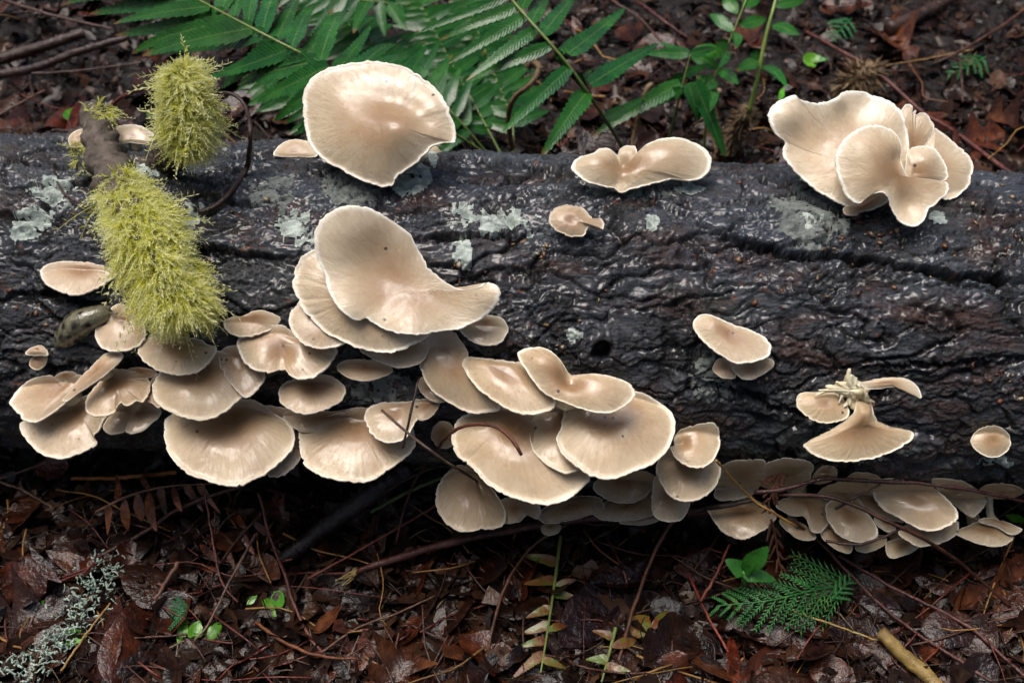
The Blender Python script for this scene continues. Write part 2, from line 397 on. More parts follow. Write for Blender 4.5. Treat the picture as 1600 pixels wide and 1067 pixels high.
# ------------------------------------------------------------------ unseen ring of trees added to block the low sky
def wood():
    """unseen evergreens added all round to block low sky; light enters from overhead"""
    rng = np.random.default_rng(51); n = 15000; mb = MB()
    a = rng.uniform(0, 6.283, n); r = rng.uniform(4.0, 7.5, n); z = rng.uniform(-.1, 9.5, n)
    c = np.stack([r*np.cos(a), r*np.sin(a)+.2, z], 1); u = unit(rng.normal(size=(n, 3))); v = unit(np.cross(u, rng.normal(size=(n, 3)))); L = rng.uniform(.14, .32, n)[:, None]
    V = np.stack([c-u*L, c-v*L*.35, c+u*L+np.array([0, 0, -.1]), c+v*L*.35], 1).reshape(-1, 3)
    F = (np.arange(n)[:, None]*4+np.arange(4)).tolist(); mb.add(V, F, .5)
    for i in range(46):
        t = i/46*6.283+rng.normal()*.05; q = rng.uniform(4.3, 7.2); b = np.array([q*math.cos(t), q*math.sin(t)+.2, -.1])
        V, F = tube(np.array([b, b+np.array([rng.normal()*.1, 0, 5.0]), b+np.array([rng.normal()*.2, 0, 10.5])]), [.22, .16, .05], 8); mb.add(V, F, 0.0)
    k = NT('sky_blocking_foliage'); m_ = k.set(Base_Color=k.ramp(k.attr('var'), [(0, (.05, .035, .025)), (.4, (.03, .06, .02)), (1, (.05, .10, .03))]), Roughness=.6)
    o = obj('sky_blocking_trees', mb.mesh('sky_blocking_trees', m_, False)); tag(o, 'added ring of unseen dark evergreens that blocks the low sky', 'wood', None, 'stuff')
wood()

# ------------------------------------------------------------------ the log
CRACKS = [  # traced fissures: points in pixels, half width and depth in metres
    ([(0, 258), (60, 262), (130, 268)], .0022, .006), ([(18, 300), (70, 292), (110, 296)], .0016, .005),
    ([(250, 400), (330, 392), (420, 405), (470, 402)], .0022, .006), ([(640, 378), (720, 372), (800, 372), (845, 358)], .0026, .007),
    ([(1095, 352), (1160, 385), (1240, 398), (1330, 402), (1440, 424), (1600, 448)], .0032, .009),
    ([(1085, 595), (1150, 610), (1230, 640), (1300, 650)], .0026, .007), ([(1110, 265), (1200, 290), (1290, 330), (1345, 345)], .0022, .006),
    ([(1150, 262), (1162, 300), (1140, 325)], .0015, .004), ([(690, 250), (800, 262), (900, 280)], .0020, .005),
    ([(980, 300), (1060, 335), (1100, 350)], .0016, .004), ([(0, 470), (90, 462), (180, 480)], .003, .007),
    ([(300, 300), (380, 318), (460, 312)], .0018, .005), ([(1350, 560), (1450, 570), (1600, 560)], .0016, .004),
    ([(0, 560), (60, 575), (140, 570)], .003, .007), ([(1180, 690), (1330, 735), (1500, 742)], .0028, .006),
    ([(570, 600), (600, 640), (640, 660)], .0016, .004), ([(1400, 300), (1500, 330), (1600, 340)], .0018, .005)]
HOLES = [(940, 546, .0065, .011), (1561, 438, .0042, .010), (1290, 362, .003, .005)]
CR = []
for pts, wd, dp in CRACKS:
    a = np.array(pts, float); P = on_log(a[:, 0], a[:, 1]); s, th, _ = logloc(P)
    CR.append((crom(np.stack([s, th*LOG_R], 1), 24), wd, dp))
HL = []
for x, y, r, d in HOLES:
    s, th, _ = logloc(on_log(x, y)); HL.append((float(s), float(th*LOG_R), r, d))
KN = logloc(on_log(890, 522)); KN = (float(KN[0]), float(KN[1]*LOG_R))

def bark(s, th):
    """radial offset of the bark (m) and masks for the shader"""
    wv = th*LOG_R
    c3 = (np.cos(th)*LOG_R, np.sin(th)*LOG_R)
    big = .0045*fbm(s*6, c3[0]*9, c3[1]*9+3, 2)
    wu = s+.010*pn(s*28, wv*40, 1.0); ww = wv+.006*pn(s*25, wv*45, 5.0)+.004*pn(s*70, wv*90, 9.0)
    n1 = pn(wu*9, ww*36, 2.0); n2 = pn(wu*17, ww*70, 6.5); n3 = pn(wu*55, ww*26, 8.0)
    c1 = 1-sstep(.01, .05, np.abs(n1)); c2 = 1-sstep(.01, .06, np.abs(n2)); c3m = (1-sstep(0.01, .05, np.abs(n3)))*sstep(-.05, .25, pn(s*12, wv*20, 31))
    m1 = sstep(.0, .25, pn(s*7, wv*14, 21)); m2 = sstep(.05, .35, pn(s*9, wv*20, 25))
    f1, f2, cid = voro(wu*75, ww*150, 5); g1, g2, gid = voro(wu*210+.7*pn(s*200, wv*200, 2), ww*330+.7*pn(s*200, wv*200, 7), 9)
    scale = np.clip(f2-f1, 0, .35)/.35
    p1, p2, pid = voro(wu*10+.2*pn(s*60, wv*60, 3), ww*42+.35*pn(s*60, wv*60, 13), 3)
    pe = 1-sstep(.02, .09, p2-p1+.05*pn(s*150, wv*150, 6))
    wq = 1.1*pn(s*130, wv*130, 4)
    rdg = 1-np.abs(pn(wu*95+wq, ww*250+wq*1.3, 15))*2.2
    rdg = np.clip(rdg, 0, 1)**2*sstep(-.35, .15, pn(s*22, wv*30, 51))
    fine = np.clip(g2-g1, 0, .5)/.5
    plate = .0016*pn(wu*22, ww*60, 12)+.0010*(cid-.5)+.0042*(pid-.5)-.0028*pe+.0019*rdg
    d = big+plate+.0013*scale+.0007*fine*sstep(-.3, .2, pn(s*30, wv*40, 44))+.0010*fbm(wu*70, ww*200, 3, 3)
    ck = np.maximum.reduce([c1*m1*.9, c2*m2*.6, c3m*.45*m1, pe*.75])
    d = d-.0042*c1*m1-.0022*c2*m2-.0014*c3m*m1
    lift = np.zeros_like(d)
    jit = .0034*pn(s*60, wv*60, 3)+.0024*pn(s*170, wv*170, 8)+.0012*pn(s*400, wv*400, 8)
    for L, wd, dp in CR:
        lo, hi = L.min(0)-.02, L.max(0)+.02
        idx = np.where((s > lo[0]) & (s < hi[0]) & (wv > lo[1]) & (wv < hi[1]))
        if not len(idx[0]): continue
        q = np.stack([s[idx], wv[idx]+jit[idx]], -1); best = np.full(len(q), 9.0); sg = np.zeros(len(q))
        for i in range(len(L)-1):
            a, b = L[i], L[i+1]; ab = b-a; t = np.clip(((q-a)@ab)/(ab@ab), 0, 1)
            v = q-(a+t[:, None]*ab); dist = np.hypot(v[:, 0], v[:, 1]); cl = dist < best
            best = np.where(cl, dist, best); sg = np.where(cl, v[:, 1], sg)
        taper = sstep(lo[0]+.018, lo[0]+.045, q[:, 0])*(1-sstep(hi[0]-.045, hi[0]-.018, q[:, 0]))
        taper = .35+.65*taper
        wk = wd*.9*(1+.7*pn(q[:, 0]*70, q[:, 1]*20, 3)); prof = (1-sstep(wk*.55, wk*1.1, best))*taper
        d[idx] -= dp*prof; ck[idx] = np.maximum(ck[idx], prof)
        lift[idx] += .0022*np.exp(-best/.006)*(sg > 0)*taper       # the upper lip stands proud
    d = d+lift*(1-ck)
    for hs, hw, r, dp in HL:
        q = np.hypot(s-hs, wv-hw); p = 1-sstep(r*.55, r*1.05, q+.0015*pn(s*180, wv*180, 4))
        d = d-dp*p+.0015*np.exp(-((q-r*1.3)/.003)**2); ck = np.maximum(ck, p)
    # swirled grain round the knot
    ks, kw = s-KN[0], wv-KN[1]; q = np.hypot(ks*.75, kw*1.2)
    m = np.exp(-(q/.026)**2)
    d = d+m*(.0010*np.sin(q*1500+5*pn(s*60, wv*60, 2)+np.arctan2(kw, ks)*1.5)-.0006)+.005*np.exp(-(q/.03)**2)*1.0
    return d, np.clip(ck, 0, 1), pid*(1-np.clip(ck, 0, 1)), rdg*(1-np.clip(ck, 0, 1))

def log_radius(s, th):
    return LOG_R + bark(s, th)[0]
def build_log():
    S = np.concatenate([np.arange(-.95, -.43, .006), np.arange(-.43, .43, .00105), np.arange(.43, .95, .006)])
    T = np.concatenate([np.arange(-62, 150, .60), np.arange(150, 298, 3.0)])*math.pi/180
    s, th = np.meshgrid(S, T, indexing='ij')
    # wrap the angle so that noise is continuous over the visible part; the seam lies underneath
    d, ck, cell, rdg = bark(s, th)
    V = logpos(s, th, LOG_R+d).reshape(-1, 3)
    lc = np.stack([s, th*LOG_R, d*0], -1).reshape(-1, 3)
    F = grid_faces(len(S), len(T), True, flip=False)
    root = empty('fallen_log', LOG_C-np.array([0, 0, LOG_R]))
    tag(root, 'fallen wet dark log with cracked bark, carrying all the pale mushrooms', 'log')
    o = obj('bark', mesh('bark', V-np.array(root.location), F, M_BARK, True, {'crack': ck.ravel(), 'cell': cell.ravel(), 'ridge': rdg.ravel(), 'lc': lc}), root)
    n, m = len(S), len(T)
    for e, i in ((-1, 0), (1, n-1)):          # sawn ends, out of the picture
        ring = V[i*m:(i+1)*m]; c = ring.mean(0)
        VV = np.vstack([ring+LA*e*.0005, (ring-c)*.55+c+LA*e*.003, c[None]+LA*e*.004])-np.array(root.location)
        FF = grid_faces(2, m, True).tolist()+[[m+j, m+(j+1) % m, 2*m] for j in range(m)]
        if e < 0: FF = [f[::-1] for f in FF]
        obj('cut_end', mesh('cut_end', VV, FF, M_STUB), root)
    return root
LOG = build_log()

LICHENS = [  # px, py, rx, ry, rotation, cover, mint?, label
    (82, 300, 34, 22, -20, .50, 1, 'mint lichen crust below the bare branch stub'),
    (52, 352, 34, 22, 10, .45, 1, 'mint lichen crust above the lone oval shelf mushroom'),
    (462, 358, 32, 34, 30, .40, 1, 'mint lichen crust behind the back of the big curled mushroom'),
    (770, 345, 62, 24, 0, .42, 1, 'large broken mint lichen crust above the crack in the bark'),
    (722, 392, 14, 26, 10, .5, 1, 'narrow mint lichen streak below the crack'),
    (644, 281, 27, 17, -15, .75, 1, 'bright mint lichen tuft under the stem of the large round mushroom'),
    (674, 250, 10, 14, 20, .6, 1, 'small pale lichen fleck beside the knob holding the large round mushroom'),
    (548, 292, 44, 20, 5, .8, 0, 'smooth grey lichen film under the rim of the large round mushroom'),
    (900, 521, 13, 11, 0, .6, 1, 'small round mint lichen spot beside the swirled knot'),
    (1262, 340, 52, 36, 15, .62, 0, 'grey lichen film under the ruffled mushroom rosette'),
    (1265, 346, 20, 14, 0, .4, 1, 'mint lichen flecks on the grey film under the rosette'),
    (1465, 346, 13, 10, 0, .7, 1, 'tiny mint lichen rosette below the drooping lobe of the ruffled mushroom'),
    (1016, 352, 12, 14, 0, .35, 1, 'faint mint lichen spots right of the small brown cap'),
    (1120, 590, 42, 38, 30, .55, 0, 'grey lichen film beneath the pair of stacked white caps'),
    (1555, 716, 28, 12, -20, .45, 1, 'mint lichen under the small round button cap'),
    (1000, 295, 78, 12, 2, .75, 0, 'grey patch standing for shaded gills and lichen under the two-lobed mushroom'),  # grey crescent: shading of the cap's gilled underside put into the patch colour
    (240, 262, 24, 12, 35, .8, 1, 'flat pale lichen flake between the two mossy branches'),
    (300, 345, 20, 26, 0, .35, 1, 'faint mint lichen stain beside the mossy branch'),
    (720, 328, 20, 12, 0, .30, 1, 'scattered mint lichen crumbs above the crack'),
    (600, 610, 50, 34, 20, .45, 0, 'grey film on shaded bark between the shelf mushrooms'),
    (1340, 690, 90, 24, 5, .40, 0, 'grey film low on the log under the torn mushroom'),
    (430, 300, 40, 26, 0, .40, 0, 'grey film on the bark below the thorny stem'),
    (1075, 300, 26, 10, 0, .35, 1, 'small mint flecks right of the two-lobed mushroom')]
def build_lichens():
    for k, (px, py, rx, ry, rot, cover, mint, lab) in enumerate(LICHENS):
        c = on_log(px, py); s0, t0, _ = logloc(c)
        e1 = logloc(on_log(px+rx, py)); e2 = logloc(on_log(px, py-ry))
        a = abs(float(e1[0]-s0)); b = max(.004, min(.05, abs(float(e2[1]-t0))*LOG_R))
        st = .0009
        U = np.arange(-a*1.35, a*1.35, st); W = np.arange(-b*1.35, b*1.35, st)
        u, v = np.meshgrid(U, W, indexing='ij'); cr, sr = math.cos(R_(rot)), math.sin(R_(rot))
        q = np.hypot((u*cr+v*sr)/a, (-u*sr+v*cr)/b)
        n = fbm((u+s0)*130+k*3, (v+t0*LOG_R)*130, k*1.7, 4)
        n = n+.35*fbm((u+s0)*420+k, (v+t0*LOG_R)*420, k, 2)
        n = n+.45*fbm((u+s0)*900+k, (v+t0*LOG_R)*900, k+5, 1)
        f = (cover*1.25-.10)+.85*n-1.0*np.clip(q-.5, 0, 2)
        f = np.minimum(f, (1.25-q)*2)
        r = log_radius(u+s0, t0+v/LOG_R)
        h = np.clip(f*.006, -.0006, .0005)+(.0002+.0003*fbm((u+s0)*500, v*500, 2, 2) if mint else -.0001)
        V = logpos(u+s0, t0+v/LOG_R, r+h)
        G = grid_faces(len(U), len(W)); ok = (f.ravel()[G] > -.06).all(1)
        G = G[ok]
        if len(G) < 6: continue
        used = np.unique(G); mp = -np.ones(u.size, int); mp[used] = np.arange(len(used))
        o = obj('lichen_patch', mesh('lichen_patch', V.reshape(-1, 3)[used]-c, mp[G], M_LICH if mint else M_LICHG), None, c)
        tag(o, lab, 'lichen', 'lichen patches on the log')
build_lichens()

def crumbs():
    """bud scales, seeds and bark crumbs stuck to the wet log"""
    rng = np.random.default_rng(41); mb = MB()
    px = rng.uniform(0, 1600, 9000); py = rng.uniform(240, 725, 9000)
    s_, t_, _ = logloc(on_log(px, py)); d, ck, _, _ = bark(s_, t_)
    ok = (pn(px/120.0, py/70.0, 3.3)+.5*pn(px/30.0, py/30.0, 1.3)+.25*ck > np.where(px > 700, .28, .42))
    s_, t_, d = s_[ok][:520], t_[ok][:520], d[ok][:520]
    C = logpos(s_, t_, LOG_R+d+.0003); NN = unit(logpos(s_, t_, LOG_R+d+.01)-C)
    for c, N in zip(C, NN):
        L = .0005+.0026*rng.random()**3.5; a = rng.uniform(0, 6.28)
        A = unit(LA*math.cos(a)+np.cross(N, LA)*math.sin(a)); B = np.cross(N, A); w_ = L*rng.uniform(.4, .8); h = L*rng.uniform(.25, .5)
        ring = [c+A*L*math.cos(x)*(1+.2*rng.normal())+B*w_*math.sin(x) for x in np.arange(6)*math.pi/3]
        V = np.array(ring+[c+N*h+A*L*.1, c-N*h*.6]); F = [[i, (i+1) % 6, 6] for i in range(6)]+[[(i+1) % 6, i, 7] for i in range(6)]
        mb.add(V, F, rng.random())
    o = obj('bark_crumbs', mb.mesh('bark_crumbs', M_CRUMB)); tag(o, 'tan and rusty seed crumbs stuck all over the wet bark', 'debris', None, 'stuff')
def mat_crumb():
    k = NT('bark_crumb'); v = k.attr('var')
    return k.set(Base_Color=k.ramp(v, [(0, (.06, .028, .018)), (.3, (.15, .055, .025)), (.6, (.17, .11, .055)), (.9, (.26, .20, .12)), (1, (.36, .31, .22))]), Roughness=.3)
M_CRUMB = mat_crumb()
crumbs()

# ------------------------------------------------------------------ mushrooms
NUM = [0]
def mushroom(label, anchor, ctr, tilt, outline, roll=0, H=.005, T=.004, bumps=(), tint=(1, 1, 1), dz=None, clamp=True,
             wav=.0012, stem=True, n=None, group='oyster mushrooms on the log', stem_to=None, name='oyster_mushroom', dep=.22, flesh=False):
    """outline in pixels; the cap lies on a tilted plane through the anchor, has thickness, gills and a stem to the log"""
    NUM[0] += 1; k = NUM[0]
    if group.startswith('caps crowded'): roll += 11*math.sin(k*2.4); wav = .003; tilt += 6*math.sin(k*1.7)
    md, ax, ay = anchor[:3]
    if md == 'L': P0 = on_log(ax, ay)
    elif md == 'O': P0 = on_log(ax, ay, anchor[3])
    elif md == 'Z': P0 = at_z(ax, ay, anchor[3])
    elif md == 'Y': P0 = at_y(ax, ay, anchor[3])
    t, rl = R_(tilt), R_(roll)
    nn = unit(np.array([math.sin(rl), -math.sin(t)*math.cos(rl), math.cos(t)*math.cos(rl)]))
    if nn@FWD > 0: nn = -nn
    A = np.asarray(outline, float)
    area = .5*np.sum(A[:, 0]*np.roll(A[:, 1], -1)-A[:, 1]*np.roll(A[:, 0], -1))
    if area > 0: A = A[::-1]          # counter-clockwise as seen by the camera
    per = np.sum(np.linalg.norm(A-np.roll(A, 1, 0), axis=1))
    N = n or int(np.clip(per/3.2, 40, 190))//2*2
    O = crom(A, N, True)
    # small irregular ripples along the margin
    tt = np.arange(N)/N*2*math.pi; nr = per/90.0
    rp = 1.5*pn(np.cos(tt)*nr*1.6, np.sin(tt)*nr*1.6, k*3.1)+1.1*pn(np.cos(tt)*nr*5, np.sin(tt)*nr*5, k*5.7)-6.0*np.clip(pn(np.cos(tt)*nr*3, np.sin(tt)*nr*3, k*9.1)-.30, 0, 1)+.8*pn(np.cos(tt)*nr*11, np.sin(tt)*nr*11, k*2.7)
    dirv = unit(O-np.array(ctr)); O = O+dirv*rp[:, None]*min(1, per/260)
    def lift(xy):
        d = ray(xy[:, 0], xy[:, 1]); tp = ((P0-CAM)@nn)/(d@nn)
        return CAM+d*tp[:, None]
    E = lift(O); C = lift(np.array([ctr], float))[0]
    size = math.sqrt(abs(area))*math.sqrt(1)/2288.0
    H_ = H*min(1.3, max(.35, size/.05)); T_ = T*min(1.3, max(.4, size/.05))
    ts = np.array([0, .06, .13, .21, .30, .39, .48, .57, .65, .73, .80, .86, .91, .95, .98, 1.0])
    def hgt(t, Pp):
        h = H_*(1-np.power(t, 2.6)) + .30*H_*np.clip((t-.93)/.07, 0, 1)**1.5 - dep*H_*np.exp(-(t/.30)**2)
        h = h + wav*np.power(t, 1.5)*fbm(Pp[..., 0]*38+k, Pp[..., 1]*38, Pp[..., 2]*38+k*2.3, 2)
        for (bx, by, br, bh) in bumps:
            b0 = lift(np.array([[bx, by]], float))[0]
            h = h + bh*np.exp(-(np.linalg.norm(Pp-b0, axis=-1)/(br/2288.0))**2)
        return h
    G = C+(E-C)[None]*ts[:, None, None]
    Tm = np.broadcast_to(ts[:, None], G.shape[:2])
    top = G+nn*hgt(Tm, G)[..., None]
    if clamp:
        def push(Q, m):
            d = Q-CAM; L = np.linalg.norm(d, axis=-1); d = d/L[..., None]
            tc, hit = cyl_t(d, LOG_R+m); bad = hit & (L > tc)
            # blend so that the cap nestles against the bark
            return np.where(bad[..., None], CAM+d*np.minimum(L, tc)[..., None], Q)
        top = push(top, .0065)
    rim = .0009+.0004*min(1, size/.05)
    lip = top[-1]-nn*rim
    V = np.vstack([top.reshape(-1, 3), lip])
    nR = len(ts)+1
    F = grid_faces(nR, N, True)
    ang = np.arange(N)/N*2*math.pi
    rv = np.stack([np.broadcast_to(np.cos(ang)*2.2, (nR, N)), np.broadcast_to(np.sin(ang)*2.2, (nR, N)),
                   np.broadcast_to(np.append(ts, 1.02)[:, None]*1.25+k*1.3, (nR, N))], -1).reshape(-1, 3)
    rad = np.broadcast_to(np.append(ts, 1.0)[:, None], (nR, N)).ravel()
    # gills: radial ridges under the cap
    g = np.array([1.0, .985, .94, .85, .72, .56, .40, .26, .14, .05])
    ix = np.clip(np.searchsorted(ts, g)-1, 0, len(ts)-2); fr = ((g-ts[ix])/(ts[ix+1]-ts[ix]))[:, None, None]
    gi = top[ix]*(1-fr)+top[ix+1]*fr
    ridge = np.where(np.arange(N) % 2 == 0, 1.0, 0.0)[None, :]*np.sin(np.clip(g, 0, 1)*math.pi*.97)[:, None]
    th = rim+T_*np.power(1-g, .8)[:, None]+ridge*.0011
    gl = gi-nn*th[..., None]
    gl = gl+(C-gl)*(np.array([.004]+[0]*(len(g)-1))[:, None, None])
    FG = grid_faces(len(g), N, True)
    rvg = np.stack([np.broadcast_to(np.cos(ang)*6, (len(g), N)), np.broadcast_to(np.sin(ang)*6, (len(g), N)), np.broadcast_to(g[:, None], (len(g), N))], -1).reshape(-1, 3)
    # stem from the underside of the centre to the nearest bark
    rs = float(np.clip(size*.20, .0022, .010)); c0 = top[0, 0]-nn*(T_*.6+rs*1.15)
    if stem_to is not None: q = stem_to
    else:
        s_, th_, r_ = logloc(c0); q = logpos(s_, th_, np.array(LOG_R-.004))
    over = float((q-top[0, 0])@nn)+rs*1.2
    if over > 0: q = q-nn*over
    root = empty(name, q)
    tag(root, label, 'mushroom', group)
    if not np.allclose(top[0, 0], top[0]): pass
    capo = obj('cap', mesh('cap', V-q, F, M_FLESH if flesh else M_CAP, True, {'rad': rad, 'rv': rv}), root, color=tint)
    obj('gills', mesh('gills', gl.reshape(-1, 3)-q, FG[:, ::1], M_GILL, True, {'rv': rvg}), capo, color=tint)
    if stem and logloc(top[0, 0])[2] <= LOG_R+.0085:      # sessile: a short foot sunk in the bark
        rs *= .4; c1 = top[0, 0]-nn*(T_+rs*2.2); s_, th_, r_ = logloc(c1); c2 = logpos(s_, th_, np.minimum(r_, LOG_R)-.010)
        sv, sf = tube(crom(np.array([c1, (c1+c2)/2, c2]), 5)-q, [rs, rs, rs*.9, rs*.9, rs*.8], 8, .1, k)
        obj('stem', mesh('stem', sv, sf, M_FLESH), root)
    elif stem:
        L = np.linalg.norm(q-c0)
        mid = (q+c0)/2-nn*L*.12-np.array([0, 0, .15*L])
        Pt = crom(np.array([c0, mid, q]), 7)
        sv, sf = tube(Pt-q, np.linspace(rs*1.25, rs*.85, 7), 12, .12, k)
        obj('stem', mesh('stem', sv, sf, M_FLESH), root)
    return root
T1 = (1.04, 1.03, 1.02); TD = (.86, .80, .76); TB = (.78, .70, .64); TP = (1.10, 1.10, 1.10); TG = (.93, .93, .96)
m = mushroom
# --- along the top of the log
m('sliver of a pale cap behind the log between bare stub and mossy stub', ('Z', 205, 222, .247), (208, 216), 30,
  [(175, 203), (190, 197), (212, 196), (232, 203), (243, 214), (241, 225), (225, 226), (205, 224), (188, 226), (177, 222)], tint=TG, clamp=False)
m('small pale cap half hidden left of the bare branch stub', ('Z', 122, 220, .245), (122, 218), 35,
  [(108, 215), (118, 205), (130, 202), (138, 212), (134, 226), (122, 231), (110, 229)], tint=T1, clamp=False)
m('low pale cap peeping out behind the large round mushroom', ('Z', 460, 243, .243), (460, 238), 30,
  [(427, 241), (437, 227), (455, 219), (475, 220), (490, 228), (495, 245), (460, 247), (440, 246)], tint=TP, clamp=False)
m('bit of white cap showing behind the upright mossy stub', ('Z', 310, 218, .245), (310, 215), 35,
  [(298, 212), (310, 205), (321, 211), (319, 223), (304, 224)], tint=TP, clamp=False)
m('very large smooth round tan cap standing up on top of the log', ('O', 672, 236, .024), (606, 206), 44,
  [(545, 102), (590, 98), (635, 108), (672, 132), (697, 160), (709, 190), (714, 221), (703, 225), (690, 227), (678, 234), (655, 258),
   (625, 280), (615, 294), (590, 293), (560, 282), (530, 265), (505, 250), (485, 225), (477, 190), (476, 155), (487, 130), (510, 112)],
  roll=-8, H=.004, T=.006, stem_to=on_log(676, 244, -.004), bumps=[(592, 222, 66, .011), (640, 212, 34, .006), (580, 158, 26, -.003), (614, 164, 22, -.004), (644, 178, 18, -.005), (666, 198, 15, -.004), (520, 150, 50, .003), (690, 170, 26, .003)], tint=(.98, .97, .96), wav=.0006)
m('two-lobed kidney shaped cap with a pinched fold on the log crest', ('O', 985, 275, .012), (972, 266), 30,
  [(893, 262), (903, 249), (925, 245), (935, 236), (950, 234), (964, 243), (968, 235), (980, 230), (994, 233), (995, 243), (1010, 230), (1040, 222),
   (1075, 226), (1103, 239), (1111, 258), (1100, 278), (1080, 286), (1050, 285), (1020, 290), (985, 297), (972, 302), (962, 296), (940, 292), (915, 286), (898, 274)],
  H=.004, bumps=[(930, 262, 26, .004), (1045, 250, 40, .008), (972, 258, 14, -.005), (970, 285, 12, -.003)], tint=(.97, .97, .95))
m('small brown spoon shaped cap with a white side stem', ('O', 890, 350, .012), (893, 347), 32,
  [(857, 345), (864, 329), (885, 322), (908, 326), (921, 337), (929, 346), (937, 342), (943, 348), (942, 360), (934, 355), (924, 354), (916, 358), (914, 368), (900, 371), (880, 367), (864, 357)],
  H=.008, tint=TD, stem_to=on_log(938, 352, -.003))
# --- the ruffled rosette: one clump of lobes on a common base
m('wide wavy funnel lobe at the back of the ruffled rosette', ('O', 1330, 290, .016), (1350, 262), 42,
  [(1199, 178), (1210, 163), (1240, 150), (1250, 157), (1280, 161), (1306, 155), (1313, 147), (1327, 141), (1351, 143), (1377, 152), (1398, 165), (1410, 183),
   (1420, 220), (1420, 250), (1410, 290), (1385, 318), (1345, 332), (1320, 322), (1294, 308), (1275, 296), (1251, 274), (1232, 253), (1225, 234), (1229, 220), (1211, 208), (1201, 191)],
  H=.001, bumps=[(1270, 215, 45, -.007), (1340, 190, 40, -.004), (1385, 180, 30, .004), (1225, 185, 20, .006), (1310, 158, 12, .004)], tint=TP, wav=.003, group='lobes of the ruffled rosette')
m('notched upright lobe behind the ruffled rosette', ('O', 1425, 240, .016), (1424, 232), 50,
  [(1403, 185), (1408, 171), (1417, 164), (1425, 166), (1424, 177), (1431, 172), (1429, 181), (1440, 176), (1451, 183), (1459, 199), (1459, 225), (1452, 262), (1425, 270), (1405, 250)],
  tint=TP, wav=.002, stem=False, group='lobes of the ruffled rosette')
m('smooth outer lobe on the far side of the ruffled rosette', ('O', 1460, 270, .014), (1452, 268), 40,
  [(1456, 208), (1463, 204), (1479, 215), (1500, 233), (1515, 248), (1520, 263), (1513, 289), (1498, 306), (1482, 313), (1470, 310), (1440, 300), (1430, 260)],
  H=.006, tint=T1, stem=False, group='lobes of the ruffled rosette')
m('small curled fan lobe in the heart of the ruffled rosette', ('O', 1445, 262, .026), (1426, 272), 42,
  [(1415, 250), (1420, 234), (1440, 229), (1458, 233), (1472, 248), (1480, 268), (1476, 282), (1441, 286), (1416, 284)],
  H=.005, tint=TP, bumps=[(1445, 255, 18, .003)], stem=False, group='lobes of the ruffled rosette')
m('rounded front lobe and drooping tongue of the ruffled rosette', ('O', 1390, 275, .030), (1402, 276), 40,
  [(1302, 256), (1308, 232), (1325, 213), (1349, 201), (1375, 199), (1396, 209), (1406, 227), (1408, 248), (1416, 274), (1440, 282), (1478, 284), (1481, 300), (1465, 317), (1450, 327), (1446, 343), (1429, 354),
   (1410, 348), (1398, 334), (1388, 317), (1375, 306), (1356, 309), (1339, 320), (1320, 308), (1308, 280)],
  H=.001, bumps=[(1350, 240, 40, .009), (1350, 290, 26, .004), (1420, 318, 18, -.005), (1402, 250, 12, -.004), (1375, 312, 10, .003)], tint=T1, wav=.0018, stem=False, group='lobes of the ruffled rosette')
m('tiny rolled lobe tucked under the front of the ruffled rosette', ('O', 1345, 326, .012), (1347, 326), 35,
  [(1319, 324), (1344, 318), (1374, 304), (1377, 312), (1362, 325), (1345, 331), (1339, 336), (1322, 335)], H=.003, tint=TD, stem=False, group='lobes of the ruffled rosette')
# --- middle of the log
m('huge curled tan cap with one raised lobe and a white lower edge', ('O', 640, 440, .027), (628, 458), 47,
  [(491, 384), (493, 361), (508, 340), (535, 325), (562, 323), (589, 331), (619, 349), (639, 364), (653, 388), (670, 418), (697, 440), (724, 452), (752, 449), (761, 442), (777, 447),
   (783, 462), (774, 479), (751, 499), (717, 513), (690, 517), (653, 524), (622, 521), (599, 513), (582, 505), (571, 497), (560, 501), (545, 496), (528, 479), (511, 452), (507, 430), (496, 405)],
  H=.000, T=.006, bumps=[(560, 350, 60, .006), (600, 430, 70, -.010), (700, 485, 60, -.005), (640, 512, 40, .007), (545, 480, 34, .007), (770, 462, 26, .006), (575, 395, 40, -.004)], tint=T1, wav=.0012)
m('broad shelf cap tucked directly under the huge curled cap', ('O', 560, 450, .014), (570, 470), 38,
  [(500, 392), (486, 395), (470, 407), (459, 432), (460, 452), (470, 479), (487, 499), (508, 519), (535, 534), (565, 546), (595, 552), (618, 551), (643, 542), (664, 529), (690, 500), (640, 440), (560, 400)], tint=(.95, .93, .9))
m('cap under the broad shelf, beside the double-lobed cap', ('O', 500, 480, .010), (506, 496), 25,
  [(480, 470), (464, 477), (452, 496), (454, 513), (467, 533), (491, 545), (514, 544), (535, 539), (550, 525), (540, 490), (510, 470)], tint=(.95, .92, .9))
m('thin lower shelf showing below the broad shelf cap', ('O', 620, 530, .004), (622, 540), 28,
  [(563, 545), (579, 559), (599, 568), (622, 576), (643, 572), (660, 565), (672, 536), (640, 520), (590, 525)], tint=TD)
m('small smooth oval cap under the tip of the huge curled cap', ('L', 760, 492), (757, 505), 18,
  [(719, 513), (732, 500), (755, 493), (770, 493), (785, 499), (794, 515), (785, 533), (765, 540), (741, 535), (724, 524)], tint=(.96, .94, .9))
